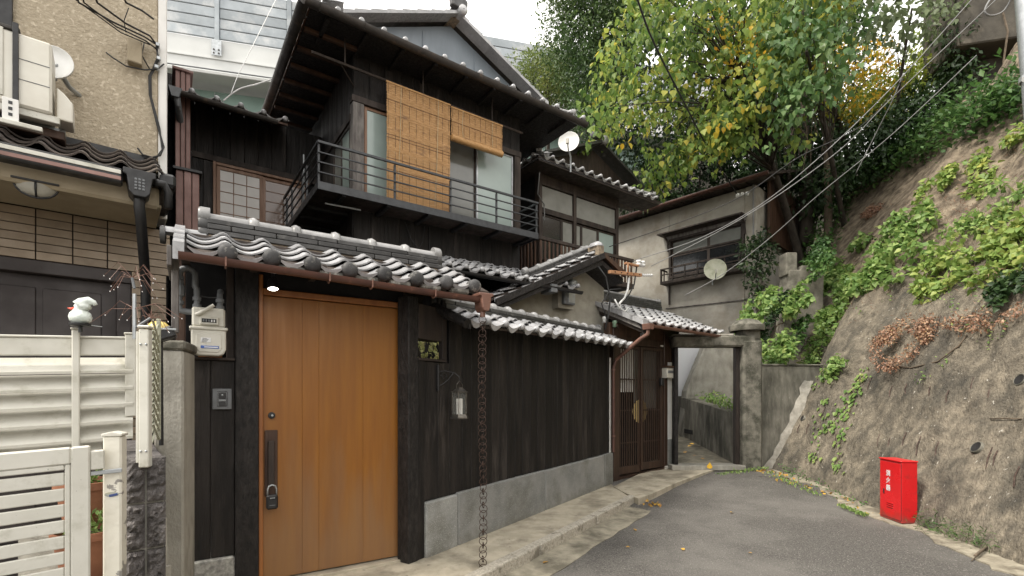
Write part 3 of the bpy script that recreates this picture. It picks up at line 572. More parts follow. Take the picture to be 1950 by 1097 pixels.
def gas_meter():
    t = thing('gas_meter', 'cream gas meter with grey pipes in the niche beside the orange door', 'gas meter', GATE, (-1.46,-.06,1.96))
    MB().prism([(-.105,-.19),(-.09,-.225),(-.06,-.235),(.06,-.235),(.09,-.225),(.105,-.19),(.105,-.055),(-.105,-.055)], -.06, .07, 'y').build('meter_body', PLASTICW, t, bevel=.01)
    bx('meter_flange', PLASTICW, t, -.115, .115, -.07, .08, -.057, -.035, .006)
    bx('meter_body', PLASTICW, t, -.10, .10, -.05, .07, -.035, .10, .012)
    f = bx('meter_window', PLASTICW, t, -.055, .06, -.068, -.045, -.022, .035, .006); bx('dial', DARK, f, -.042, .045, -.071, -.066, -.006, .02, .001)
    for k in range(5): bx('dial_digit', GREYPIPE if k < 3 else WHITEP, f, -.036+.016*k, -.027+.016*k, -.0735, -.070, -.002, .015, .0005)
    MB().prism([(-.075,-.085),(.075,-.085),(.078,-.185),(.055,-.212),(-.055,-.212),(-.078,-.185)], -.066, -.058, 'y').build('meter_cover', PLASTICW, t, bevel=.003)
    lb = bx('meter_label', WHITEP, t, -.048, .012, -.0695, -.065, -.145, -.112, .0008)
    for k in range(4): bx('label_print', CABLEB, lb, -.043+.002*k, -.012+.005*(k%3), -.0705, -.069, -.140+.007*k, -.1375+.007*k, .0003)
    BL = mat('blue label', (.05,.13,.45), None, rough=.5, bump=0); l2 = bx('meter_label', BL, t, -.048, .06, -.0695, -.065, -.186, -.168, .0008); bx('label_print', WHITEP, l2, -.028, .055, -.0705, -.069, -.181, -.174, .0003)
    MB().tube([(-.075,-.06,.045),(-.06,-.075,.05),(.03,-.085,.115)], .013, 8).build('valve_lever', PLASTICW, t, smooth=True, auto=50)
    for x, pts in ((-.07, [(-.07,.02,.09),(-.07,.02,.22)]), (.07, [(.07,.02,.09),(.07,.02,.21),(.075,.06,.24),(.08,.14,.25)])):
        MB().tube(pts, .020, 10).build('pipe', GREYPIPE, t, smooth=True, auto=50)
        for z in (.115, .165): MB().lathe([(.02,z-.014),(.027,z-.012),(.027,z+.012),(.02,z+.014)], 10, (x,.02,0)).build('pipe_collar', GREYPIPE, t)
    MB().tube([(-.07,.02,.20),(-.07,.02,.235),(-.08,.02,.25),(-.08,.02,.34),(-.095,.02,.365),(-.12,.02,.375),(-.155,.02,.365),(-.17,.02,.34),(-.175,.02,.10),(-.165,.02,.075),(-.13,.02,.07),(-.10,.02,.07)], .021, 10).build('pipe', GREYPIPE, t, smooth=True, auto=50)
    for z in (.30,.27,.13): MB().lathe([(.02,z-.014),(.029,z-.012),(.029,z+.012),(.02,z+.014)], 10, (-.173,.02,0)).build('pipe_collar', GREYPIPE, t)
    MB().lathe([(.018,-.05),(.034,-.035),(.036,.0),(.034,.035),(.018,.05)], 10, (-.173,.02,.215)).build('valve', GREYPIPE, t)
    MB().tube([(-.06,.03,.19),(.0,.04,.185),(.07,.03,.19)], .005, 5).build('pipe_stay', BLACKM, t)
gas_meter()
def intercom():
    t = thing('intercom_panel', 'grey intercom panel with dark screen on the black boards left of the door', 'intercom', GATE, (-1.375,-.012,1.42))
    bx('plate', GREYPIPE, t, -.06, .06, -.012, .012, -.075, .075, .004); f = bx('screen', DARKGL, t, -.032, .032, -.016, -.008, -.055, .055, .003)
    bx('camera_eye', BLACKM, f, -.022, .022, -.021, -.015, .0, .045, .004); bx('button', STEEL, f, -.022, .022, -.020, -.015, -.012, -.004, .002); bx('speaker_grille', BLACKM, f, -.02, .02, -.020, -.015, -.05, -.02, .003)
    MB().lathe([(.001,-.026),(.006,-.024),(.007,-.02)], 10, (0,0,.028), 'y').build('lens', STEEL, f)
intercom()
def lockbox():
    t = thing('key_lockbox', 'black combination key box with steel shackle hanging on the door handle', 'lock', GATE, (-1.05,-.035,.66))
    bx('body', BLACKM, t, -.040, .040, -.022, .02, -.075, .035, .012); b = bx('dial_window', DARK, t, -.022, .022, -.025, -.018, .0, .022, .002)
    for k in range(4): bx('dial', STEEL, b, -.017+.009*k, -.010+.009*k, -.0275, -.024, .007, .016, .001)
    bx('print', GREYPIPE, b, -.02, .02, -.0235, -.0215, -.045, -.040, .0003)
    MB().tube([(-.030,0,.03),(-.030,0,.075),(-.022,0,.098),(0,0,.108),(.022,0,.098),(.030,0,.075),(.030,0,.03)], .0065, 8).build('shackle', STEEL, t, smooth=True)
lockbox()

# ================================================================== FENCE
def fence():
    t = thing('board_fence', 'low tiled fence wall of charred vertical boards on grey granite slabs', 'fence', FENCE)
    ff = random.Random(9)
    bx('post', BLACKP, t, -.205, -.088, -.02, .12, .0, 2.30, .006)
    bx('wall_board', BLACK, t, -.086, -.003, -.012, .03, .0, 1.775, .005)
    hx0, hx1, hz0, hz1 = -.083, .232, 1.777, 1.945
    bx('opening_frame', DARKW, t, hx0, hx1+.06, -.02, .14, hz0-.022, hz0); bx('opening_frame', DARKW, t, hx1, hx1+.06, -.018, .034, hz0, 2.2)
    bx('opening_frame', DARKW, t, hx0, hx1, -.018, .14, hz1, 2.25)
    u = 0.0
    while u < 4.34:
        w = min(ff.choice((.15,.165,.18,.19)), 4.36-u); z1 = 1.752 if u < .23 else 2.22
        bx('wall_board', BLACK, t, u+.002, u+w-.002, ff.uniform(-.004,.004), .028, .505+ff.uniform(-.01,.012), z1, .005); u += w
    bx('backing', DARK, t, .29, 4.36, .035, .06, .5, 2.35); bx('backing', DARK, t, 0, .29, .035, .06, .5, 1.75)
    for k, (a, b) in enumerate(((.0,.442),(.446,2.168),(2.172,4.085),(4.089,4.42))):
        o = bx('granite_slab', GRANITE, t, a, b-.003, -.035 if k < 3 else -.045, .16, -.05, .505-(.02 if k == 0 else 0)+ff.uniform(-.006,.006), .012)
        if k == 0: o['label'] = 'bluish granite slab nearest the door'
    bx('fence_post', WHITEPL, t, 4.365, 4.425, -.005, .12, .5, 2.06); bx('fence_post', DARKW, t, 4.35, 4.45, .03, .15, 2.06, 2.3)
    sl = R(24); tilt = -R(1.9)
    rf = MB().prism([(-.30,2.06),(-.30,2.085),(.10,2.27),(.50,2.09),(.50,2.06),(.10,2.235)], .28, 4.62, 'x').build('roof', DARKW, t); rf.rotation_euler = (0,tilt,0)
    tiles(rf, .305, .15, 14, 3, .32, -.325, 2.088, sl, eave=.04, disc=.036, dmat=TILE, disc_dz=-.022, amp=.95)
    # dark round barge end on the left of the little roof
    MB().tube([(.26,-.34,2.075),(.255,.10,2.29)], .045, 12).build('barge_pole', BLACKP, rf, smooth=True, auto=50)
    MB().lathe([(.001,.20),(.055,.205),(.06,.225),(.06,.27)], 14, (0,.08,2.30), 'x').build('ridge_end', BLACKM, rf, smooth=True, auto=50)
    MB().prism([(-.34,2.03),(-.34,2.075),(.10,2.27),(.10,2.20)], .285, .315, 'x').build('barge_board', BLACKP, rf)
    cr = ridge(t, .40, 4.25, .12, 2.262, courses=2, w=.20, ch=.045, capr=.060, piece=.30, end_r=.06, rot=(0,tilt,0))
fence()
def lantern():
    u, z = FENCE.uz(875, 765, -.15)
    t = thing('hanging_lantern', 'hexagonal metal lantern with white candles hanging on the black fence', 'lantern', FENCE, (u,-.15,z))
    MET = mat('brushed dark bronze', (.16,.145,.12), (.07,.065,.06), scale=20, rough=.4, bump=.1, metal=.7)
    h = 6
    rot = lambda prof: MB().lathe(prof, h, a0=R(30))
    rot([(.030,.128),(.072,.098),(.086,.094),(.086,.086),(.03,.086)]).build('roof', MET, t)
    rot([(.03,.132),(.03,.124)]).build('roof_cap', MET, t)
    rot([(.070,-.118),(.074,-.116),(.088,-.145),(.088,-.158),(.001,-.158)]).build('base', MET, t)
    for k in range(6):
        a = R(30+60*k); x, y = .072*math.cos(a), .072*math.sin(a); MB().tube([(x,y,-.12),(x,y,.09)], .004, 5).build('frame_bar', MET, t)
        a2 = R(30+60*(k+1)); x2, y2 = .070*math.cos(a2), .070*math.sin(a2); x, y = .97*x, .97*y
    gm = bpy.data.materials.new('lantern glass'); gm.use_nodes = True; pb = gm.node_tree.nodes['Principled BSDF']; pb.inputs['Base Color'].default_value = (.75,.78,.72,1); pb.inputs['Roughness'].default_value = .08; pb.inputs['Alpha'].default_value = .07
    for k in range(6):
        a, a2 = R(30+60*k), R(90+60*k); p = [(.069*math.cos(q), .069*math.sin(q)) for q in (a, a2)]
        MB().add([(p[0][0],p[0][1],-.118),(p[1][0],p[1][1],-.118),(p[1][0],p[1][1],.088),(p[0][0],p[0][1],.088)], [(0,1,2,3)]).build('pane', gm, t)
    for x in (-.022,.022): MB().lathe([(.001,.030),(.015,.028),(.016,.02),(.016,-.118)], 12, (x,0,0)).build('candle', CANDLE, t, smooth=True, auto=40)
    MB().tube([(-.045,0,.11),(-.04,0,.16),(0,0,.195),(.04,0,.16),(.045,0,.11)], .0035, 6).build('handle', MET, t)
    # scrolled wall bracket
    s = []; 
    for i in range(26):
        a = -1.2+i*.42; r = .008+.0016*i; s.append((-.085+r*math.cos(a), .11, .225+r*math.sin(a)))
    b = MB().tube(s, .005, 5).build('wall_bracket', BLACKM, t)
    MB().tube([(-.14,.14,.10),(-.14,.14,.34)], .014, 6).build('bracket_plate', BLACKM, b)
    MB().tube([(-.14,.14,.27),(-.09,.10,.285),(-.03,.03,.265),(0,0,.225),(0,0,.195)], .006, 6).build('bracket_arm', BLACKM, b)
    MB().tube([(-.14,.14,.14),(-.10,.12,.16),(-.07,.08,.20),(-.04,.04,.265)], .005, 6).build('bracket_arm', BLACKM, b)
lantern()
# ================================================================== MAIN HOUSE
def boards(parent, m, u0, u1, y, z0, z1, w=.2, t=.025, seed=1, axis='u', y2=None):
    r = random.Random(seed); a = u0
    while a < u1-.01:
        b = min(a+w*r.uniform(.85,1.15), u1); j = r.uniform(-.003,.003)
        if axis == 'u': bx('wall_board', m, parent, a+.002, b-.002, y+j, y+t+j, z0, z1, .004)
        else: bx('wall_board', m, parent, y+j, y+t+j, a+.002, b-.002, z0, z1, .004)
        a = b
def sash(parent, name, frm, pane, u0, u1, y, z0, z1, fw=.045, mv=0, mh=0, bar=None, t=.035):
    """sliding sash: frame (the part) with stiles and rails, one pane, muntin bars"""
    f = MB(); f.cbox(u0,u0+fw,y,y+t,z0,z1,.003); f.cbox(u1-fw,u1,y,y+t,z0,z1,.003); f.cbox(u0+fw,u1-fw,y,y+t,z0,z0+fw*1.2,.003); f.cbox(u0+fw,u1-fw,y,y+t,z1-fw,z1,.003)
    o = f.build(name, frm, parent)
    bx('pane', pane, o, u0+fw*.6, u1-fw*.6, y+t*.4, y+t*.6, z0+fw*.6, z1-fw*.6, .001)
    for k in range(mv): x = u0+fw+(u1-u0-2*fw)*(k+1)/(mv+1); bx('muntin', bar or frm, o, x-.006, x+.006, y+t*.2, y+t*.38, z0+fw, z1-fw, .002)
    for k in range(mh): z = z0+fw+(z1-z0-2*fw)*(k+1)/(mh+1); bx('muntin', bar or frm, o, u0+fw, u1-fw, y+t*.21, y+t*.37, z-.006, z+.006, .002)
    return o
def main_house():
    t = thing('wooden_house', 'two-storey black timber house with balcony and deep tiled eaves', 'house', MAIN)
    # ---- walls
    boards(t, BLACK, .60, 3.46, .52, .0, 4.05, .22, seed=2); bx('wall_core', DARK, t, .63, 3.45, .56, 4.5, 0, 4.05)
    boards(t, BLACK, .60, 3.46, .52, 5.56, 6.45, .24, seed=3); boards(t, BLACK, .55, 2.25, .592, 0, 4.05, .22, seed=4, axis='y'); boards(t, BLACK, 1.50, 2.25, .592, 4.05, 5.35, .22, seed=41, axis='y')
    boards(t, BLACK, .55, 2.25, .592, 5.36, 6.55, .24, seed=5, axis='y')
    bx('wall_core', DARK, t, .64, 3.45, .75, 4.5, 4.06, 6.5); bx('wall_core', DARK, t, 3.30, 3.46, .56, 4.5, 4.06, 6.5)
    bx('corner_post', GREYPOST, t, .585, .745, .495, .64, 4.06, 5.53, .008); bx('window_post', DARKW, t, 3.335, 3.46, .495, .60, 4.06, 5.53)
    bx('lintel', DARKW, t, .57, 3.47, .488, .60, 5.531, 5.62); bx('lintel', DARKW, t, .572, .66, .601, 2.2, 5.30, 5.40)
    # front windows: pale sashes, a dark open bay, curtain on the right
    sash(t, 'window_sash', SHOJI, FROST, .757, 1.32, .53, 4.08, 5.53, .04); sash(t, 'window_sash', SHOJI, FROST, 1.28, 1.98, .575, 4.08, 5.53, .04)
    sash(t, 'window_sash', DARKW, GREYGL, 1.96, 2.62, .575, 4.08, 5.53, .04); sash(t, 'window_sash', STEEL, FROST, 2.60, 3.325, .53, 4.08, 5.53, .03)
    w = bx('curtain', WHITEPL, t, 3.07, 3.14, .60, .62, 4.1, 5.5, .01)
    # side window
    f = MB(); y0, y1 = .65, 1.50; f.cbox(.59,.63,y0,y0+.04,4.08,5.29,.003); f.cbox(.59,.63,y1-.04,y1,4.08,5.29,.003); f.cbox(.59,.63,y0+.04,y1-.04,4.08,4.13,.003); f.cbox(.59,.63,y0+.04,y1-.04,5.25,5.29,.003); f.cbox(.592,.628,1.06,1.10,4.13,5.25,.003)
    sf = f.build('window_frame', DARKW, t); bx('pane', FROST, sf, .605, .615, .67, 1.08, 4.11, 5.27, .001); bx('pane', GREYGL, sf, .605, .615, 1.09, 1.48, 4.11, 5.27, .001)
    bx('lintel', DARKW, t, .66, 3.35, .54, .70, 3.98, 4.079)
    # ---- left wing set back
    boards(t, BLACK, -1.40, -.96, 2.22, 0, 4.93, .15, seed=6); boards(t, BLACK, -1.40, .60, 2.225, 5.02, 5.76, .22, seed=7); boards(t, BLACK, -.96, .60, 2.222, 0, 3.80, .2, seed=8)
    bx('wall_core', DARK, t, -1.40, .60, 2.27, 5, 0, 5.74); bx('wall_core', BLACKP, t, -3.2, -1.41, 2.40, 5, 0, 6.15); bx('lintel', DARKW, t, -1.40, .60, 2.20, 2.26, 4.935, 5.02)  # the leftmost core is a dark backing added for the shadowed gap between houses
    bx('window_frame', SHOJI, t, -.965, -.925, 2.18, 2.25, 3.82, 4.93); bx('window_frame', SHOJI, t, -.925, .40, 2.18, 2.25, 4.885, 4.925)
    sash(t, 'window_sash', SHOJI, SHOJIP, -.92, -.29, 2.20, 3.82, 4.88, .05, mv=2, mh=5, bar=SHOJI); sash(t, 'window_sash', SHOJI, SHOJIB, -.30, .38, 2.225, 3.82, 4.88, .05, mh=5, bar=SHOJI)
    # ---- brown metal cladding at the left end, in two tiers
    for (pa, pb, ya, yb, pt, pbm, n) in ((333,363,1.75,2.2,132,318,3),(334,380,1.25,1.8,322,660,3)):
        ua, zt = MAIN.uz(pa, pt, ya); ub, zb = MAIN.uz(pb, pbm, ya); c = bx('cladding', DARKW, t, ua, ub, ya+.01, yb, zb-.4, zt-.02)
        for k in range(n):
            a = ua+(ub-ua)*k/n; b = ua+(ub-ua)*(k+1)/n; bx('cladding_sheet', CLAD, c, a+.004, b-.004, ya-.006*(k%2), ya+.02, zb-.4, zt, .006)
        bx('cladding_cap', CLAD if ya > 1.5 else BLACKM, c, ua-.03, ub+.03, ya-.03, yb, zt, zt+.035)
    # ---- balcony
    b = MB(); b.cbox(0,3.46,0,.02,4.0,4.10,.003); b.cbox(0,.02,.021,2.2,4.001,4.099,.003); b.cbox(3.44,3.46,.021,.5,4.001,4.099,.003)
    bal = b.build('balcony', RAIL, t); bx('balcony_floor', DARKW, bal, .025, 3.435, .025, .5, 4.03, 4.07); bx('balcony_floor', DARKW, bal, .025, .58, .505, 2.2, 4.03, 4.07)
    for k in range(6): bx('joist', BLACKM, bal, .3+.6*k, .36+.6*k, .03, .5, 3.985, 4.028)
    for k in range(4): bx('joist', BLACKM, bal, .03, .58, .7+.42*k, .76+.42*k, 3.985, 4.028)
    MB().tube([(.15,.25,3.93),(.62,.27,3.95)], .012, 6).build('pipe', STEEL, bal)
    for z, r in ((4.59,.0155),(4.462,.0085),(4.34,.0085),(4.215,.0085)):
        bx('handrail' if r > .015 else 'rail_bar', RAIL, bal, .0, 3.46, .010-r, .010+r, z-r, z+r, .003); bx('handrail' if r > .015 else 'rail_bar', RAIL, bal, .010-r, .010+r, .03, 2.2, z-r, z+r, .003)
        bx('handrail' if r > .015 else 'rail_bar', RAIL, bal, 3.45-r, 3.45+r, .03, .5, z-r, z+r, .003)
    for u in (.018, 1.01, 1.86, 2.66, 3.445): bx('rail_post', RAIL, bal, u-.014, u+.014, .022, .05, 4.10, 4.575)
    for y in (.12, .75, 1.0, 1.7, 2.1): bx('rail_post', RAIL, bal, .021, .049, y-.014, y+.014, 4.10, 4.575)
    MB().tube([(.05,1.0,4.1),(.05,1.0,4.83)], .010, 6).build('rail_post', STEEL, bal)
    # ---- roof: front skirt, left skirt, eaves
    sl = R(24); k = math.tan(sl); E = 6.20
    rf = MB().add([(-.10,.0,E),(4.40,.0,E),(4.40,.0,E+.035),(-.10,.0,E+.035),(1.9,2.2,E+.035+2.2*k),(3.4,2.2,E+.035+2.2*k),(1.9,2.2,E+2.2*k),(3.4,2.2,E+2.2*k)],
                  [(0,1,2,3),(3,2,5,4),(0,6,7,1),(0,3,4,6),(1,7,5,2)]).build('roof', BROWNW, t)
    tiles(rf, .30, .23, 15, 2, -.02, -.02, E+.045, sl, eave=.045, disc=.038, dmat=TILE, disc_dz=-.015)
    lf = MB().add([(-3.4,-.10,E),(.0,-.10,E),(.0,-.10,E+.035),(-3.4,-.10,E+.035),(-2.2,2.1,E+2.2*k),(-3.4,2.1,E+2.2*k),(-2.2,2.1,E+2.2*k-.035),(-3.4,2.1,E+2.2*k-.035)],
                  [(0,1,2,3),(3,2,4,5),(0,7,6,1),(1,6,4,2)]).build('roof', BROWNW, t, rot=(0,0,R(-90)))
    tiles(lf, .30, .23, 11, 2, -3.3, -.12, E+.045, sl, eave=.045, disc=.038, dmat=TILE, disc_dz=-.015)
    rt = MB().add([(.0,-4.40,E),(3.4,-4.40,E),(3.4,-4.40,E+.035),(.0,-4.40,E+.035),(2.2,-3.2,E+.035+.9),(3.4,-3.2,E+.035+.9)], [(0,1,2,3),(3,2,5,4)]).build('roof', BROWNW, t, rot=(0,0,R(90)))
    for i in range(9): bx('rafter', BLACKP, t, .1+.5*i, .15+.5*i, .02, .55, E-.05, E-.004, rot=(R(0),0,0))
    for i in range(7): bx('rafter', BROWNW, t, -.08, .60, .35+.42*i, .41+.42*i, E-.05, E-.004)
    bx('soffit_board', BLACKP, t, -.08, 4.38, .03, .60, E+.0, E+.012); bx('soffit_board', BLACKP, t, -.08, .60, .61, 3.3, E+.0, E+.012)
    bx('soffit_board', BLACKP, t, 3.4, 4.38, .61, 3.3, E+.0, E+.012)
    MB().tube([(.0,.30,5.86),(3.35,.30,5.83)], .018, 6).build('blind_rail', DARKW, t)
    for u in (.42,1.55,2.75): MB().tube([(u,.30,5.86),(u,.30,6.2)], .012, 6).build('blind_hanger', DARKW, t)
    MB().tube([(.60,.52,5.75),(.36,.30,5.85)], .01, 6).build('blind_hanger', DARKW, t)
    g = MB()
    gutter(t, 'gutter', [(-.17,-.07,E+.02),(4.46,-.07,E-.03)], .065, DGUT); gg = gutter(t, 'gutter', [(-3.3,-.17,E-.01),(.07,-.17,E+.02)], .065, DGUT); gg.rotation_euler = (0,0,R(-90))
    for i in range(9): MB().tube([(-.0+.55*i,-.14,E),(.0+.55*i,-.09,E-.055),(.0+.55*i,.0,E-.02),(.0+.55*i,.05,E+.03)], .006, 5).build('gutter_bracket', DGUT, t)
    # irimoya gable in blue-grey sheet metal, its barge boards, ridge and end tiles
    G0 = 1.62; A = (2.70,8.15); Lf = (.35,7.12); Rf = (4.75,7.22)
    gb = MB().prism([(Lf[0],6.6),(Rf[0],6.6),Rf,A,Lf], G0, G0+.1, 'y').build('gable', BLUEG, t)
    for x in (1.2,2.15,3.2): bx('seam', BLUEG, gb, x-.008, x+.008, G0-.012, G0, 6.7, 7.35+.38*(x-.9) if x < 2.7 else 7.9, .003)
    up = MB().add([(Lf[0]-.2,G0-.25,Lf[1]-.02),(A[0],G0-.25,A[1]+.08),(Rf[0]+.2,G0-.25,Rf[1]-.02),(Lf[0]-.2,5,Lf[1]-.02),(A[0],5,A[1]+.08),(Rf[0]+.2,5,Rf[1]-.02),
                    (Lf[0]-.2,G0-.25,Lf[1]+.03),(A[0],G0-.25,A[1]+.13),(Rf[0]+.2,G0-.25,Rf[1]+.03),(Lf[0]-.2,5,Lf[1]+.03),(A[0],5,A[1]+.13),(Rf[0]+.2,5,Rf[1]+.03)],
                   [(0,1,7,6),(1,2,8,7),(0,3,4,1),(1,4,5,2),(6,7,10,9),(7,8,11,10)]).build('roof', DGUT, t)
    n = 9
    for i in range(n):
        for P0, s in ((Lf, 0), (Rf, 1)):
            q0, q1 = i/n, (i+1)/n; x0 = P0[0]+(A[0]-P0[0])*q0; x1 = P0[0]+(A[0]-P0[0])*q1; z0 = P0[1]+(A[1]-P0[1])*q0+.10; z1 = P0[1]+(A[1]-P0[1])*q1+.10
            MB().prism([(x0,z0-.05),(x1,z1-.05),(x1,z1+.0),(x0,z0+.022)], G0-.30, G0-.05, 'y').build('verge_tile', TILE, up)
    MB().prism([(-.16,-.12),(.16,-.12),(.17,.05),(.10,.10),(.09,.18),(0,.24),(-.09,.18),(-.10,.10),(-.17,.05)], -.05, .05, 'y').build('ridge_end', NOSHI, t, loc=(A[0],G0-.3,A[1]+.24), bevel=.02)
    MB().lathe([(.01,-.05),(.08,-.045),(.085,.0),(.08,.2)], 14, (A[0]+.06,G0-.34,A[1]+.10), 'y').build('ridge_end', TILE, t, smooth=True)
    ridge(t, 0, 3.2, 0, 0, courses=2, capr=.06, loc=(A[0],G0-.2,A[1]+.1), rot=(0,0,R(90)), ends=(False,False))
    # hip ridge towards the right-hand corner and the near left corner
    ridge(t, 0, 1.5, 0, 0, courses=1, w=.18, capr=.06, loc=(4.28,.12,E+.12), rot=(0,-R(18),R(135)), ends=(True,False))
    ridge(t, 0, 1.6, 0, 0, courses=1, w=.18, capr=.06, loc=(.02,.12,E+.12), rot=(0,-R(18),R(45)), ends=(True,False))
    # ---- left wing roof
    e2 = 5.45; lw = MB().prism([(1.55,e2),(1.55,e2+.03),(4.2,e2+1.2),(4.2,e2+1.16)], -1.50, -.05, 'x').build('roof', BROWNW, t)
    tiles(lw, .29, .23, 5, 3, -1.50, 1.53, e2+.035, sl, eave=.045, disc=.038, dmat=TILE, disc_dz=-.015)
    gutter(t, 'gutter', [(-1.50,1.49,e2+.01),(-.20,1.49,e2-.01)], .05, DGUT)
    MB().prism([(-1.52,e2+.03),(-1.36,e2+.03),(-1.40,e2-.10),(-1.48,e2-.10)], 1.43, 1.56, 'y').build('gutter_hopper', GREYPIPE, t, bevel=.006)
    MB().tube([(-1.42,1.50,e2-.08),(-1.41,1.50,e2-.16),(-1.36,1.9,e2-.3),(-1.30,2.1,e2-.42),(-1.28,2.13,e2-.5),(-1.28,2.13,3.6)], .042, 10).build('downpipe', GREYPIPE, t, smooth=True, auto=50)
    for z in (4.95,4.5): MB().lathe([(.042,z-.012),(.05,z-.012),(.05,z+.012),(.042,z+.012)], 10, (-1.28,2.13,0)).build('downpipe_clip', GREYPIPE, t)
    # ---- lean-to roof over the ground floor, just above the fence
    l0, l1 = -.55, 3.4; lt = MB().prism([(-.62,3.07),(-.62,3.10),(.52,3.56),(.52,3.52)], 1.0, 3.75, 'x').build('roof', DARKW, t)
    tiles(lt, .25, .2, 11, 6, 1.02, -.64, 3.11, R(22), eave=.04, disc=.034, dmat=TILE, disc_dz=-.015)
    gutter(t, 'gutter', [(1.0,-.68,3.075),(3.78,-.68,3.06)], .045, BLACKM)
    MB().tube([(1.35,.49,4.0),(1.42,.44,3.75),(1.55,.45,3.62),(1.62,.46,3.75),(1.66,.49,4.0)], .008, 5).build('cable', CABLEB, t); MB().tube([(1.74,.49,4.0),(1.73,.46,3.6)], .007, 5).build('cable', CABLEB, t)
    # small round tiled hump showing behind the gate ridge
    for i in range(5): MB().lathe([(.055,-.02),(.075,.0),(.075,.1),(.055,.12)], 12, (.16+.12*i,-.55,3.02), 'x', arc=math.pi).build('cap_tile', TILE, lt, smooth=True)
main_house()
def blind(name, label, u0, u1, z0, z1, roll):
    t = thing(name, label, 'blind', MAIN, (u0,.28,z1)); w = u1-u0; h = z1-z0; rb = random.Random(int(u0*10))
    n = int(h/.0135); m = MB(); d = MB()
    for i in range(n):
        z = -(i+.5)*h/n; s = rb.uniform(-.0015,.0015); y = .004*math.sin(i*.35)
        (m if rb.random() < .975 else d).box(rb.uniform(-.004,.003), w+rb.uniform(-.003,.004), y-.003+s, y+.003+s, z-.0052, z+.0052)
    m.build('reed_slats', BAMBOO, t, kind='stuff'); DK = mat('dark bamboo reed', (.26,.125,.042), (.15,.07,.025), scale=14, rough=.65, bump=.2); d.build('reed_slats', DK, t, kind='stuff')
    k = max(3, int(w/.10))
    for i in range(k+1): x = .02+(w-.04)*i/k; bx('binding_thread', DARKW, t, x-.0018, x+.0018, -.006, -.0035, -h, 0, .0005)
    bx('top_batten', BAMBOO, t, -.01, w+.01, -.012, .012, -.012, .014, .003)
    for x in (.16*w+.05, w*.80): MB().tube([(x,-.012,0),(x-.02,-.016,-h*.5),(x-.06 if not roll else x,-.016,-h*.97)], .0035, 5).build('cord', CORD, t); MB().tube([(x,0,0),(x,0,.045)], .004, 5).build('hook', BLACKM, t)
    if roll: MB().lathe([(.001,-.008),(.035,-.006),(.048,0),(.048,w),(.035,w+.006),(.001,w+.008)], 14, (0,.0,-h-.01), 'x').build('rolled_reeds', BAMBOO, t, smooth=True, auto=50)
    else: bx('bottom_batten', BAMBOO, t, -.01, w+.01, -.010, .010, -h-.014, -h, .003)
blind('bamboo_blind', 'long bamboo blind hanging down to the balcony rail', .99, 1.98, 4.20, 5.83, False)
blind('bamboo_blind', 'short bamboo blind rolled halfway up at the right of the long one', 2.005, 2.93, 5.36, 5.81, True)
# ================================================================== ENTRANCE WING WITH THE GABLE
def wing():
    t = thing('gabled_wing', 'low cream gabled wing with silver tiles behind the fence', 'house', WING)
    sl = math.atan2(3.76-2.80, 2.06); Ls = 2.27
    MB().prism([(-1.75,1.4),(.5,1.4),(.5,3.33),(.0,3.56),(-1.75,2.76)], .42, .55, 'y').build('wall', CREAMW, t); MB().prism([(-1.7,1.4),(.48,1.4),(.48,3.28),(.0,3.5),(-1.7,2.7)], .56, 2.0, 'y').build('wall_core', DARK, t)
    # left slope: tile columns run down to the left; local x of the deck is depth
    df = MB().prism([(-2.12,2.74),(-2.12,2.77),(.0,3.757),(.0,3.725)], -1.75, -.02, 'x').build('roof', DARKW, t, rot=(0,0,R(-90)))
    tiles(df, .27, .235, 6, 10, -1.68, -2.14, 2.775, sl, eave=.04, disc=.040, disc_dz=-.02)
    MB().prism([(.0,3.757),(.0,3.725),(.5,3.505),(.5,3.535)], -.0, 1.75, 'y').build('roof', NOSHI, t)
    # barge boards
    MB().prism([(-2.10,2.66),(-2.10,2.76),(.0,3.74),(.03,3.66)], -.07, -.03, 'y').build('barge_board', BLACKP, t); MB().prism([(.03,3.66),(.0,3.74),(.52,3.51),(.52,3.41)], -.07, -.03, 'y').build('barge_board', BROWNW, t)
    MB().prism([(-2.02,2.62),(-2.02,2.69),(.0,3.63),(.0,3.55)], -.02, .42, 'y').build('soffit_board', BLACKP, t); MB().prism([(.0,3.55),(.0,3.63),(.50,3.40),(.50,3.32)], -.02, .42, 'y').build('soffit_board', BLACKP, t)
    for j in range(9):
        u0 = -2.10+j*.232; z0 = 2.80+j*.108
        MB().prism([(u0,z0-.075),(u0+.25,z0+.035),(u0+.25,z0+.065),(u0,z0-.02)], -.055, -.02, 'y').build('verge_tile', TILE, t)
    ridge(t, 0, 1.42, 0, 0, courses=2, w=.17, ch=.04, capr=.05, piece=.26, loc=(-1.27,.30,3.23), rot=(0,-sl,0), ends=(True,False))
    MB().lathe([(.001,-.09),(.05,-.08),(.085,-.03),(.09,.03),(.085,.12)], 14, (-.02,.06,3.86), 'y', arc=math.pi).build('ridge_end', TILE, t, smooth=True); bx('ridge_end', MORTAR, t, -.085, .05, -.02, .3, 3.70, 3.87, .01)
    ridge(t, 0, 1.7, 0, 0, courses=1, w=.18, capr=.06, loc=(0,.05,3.76), rot=(0,0,R(90)), ends=(False,False))
    bx('flashing', STEEL, t, -1.55, .10, .30, .42, 2.56, 2.60); bx('flashing', CREAMW, t, -1.55, .10, .33, .42, 2.44, 2.56)
    bx('purlin_end', GREYPIPE, t, -1.10, -.98, -.05, .2, 2.98, 3.10)
wing()
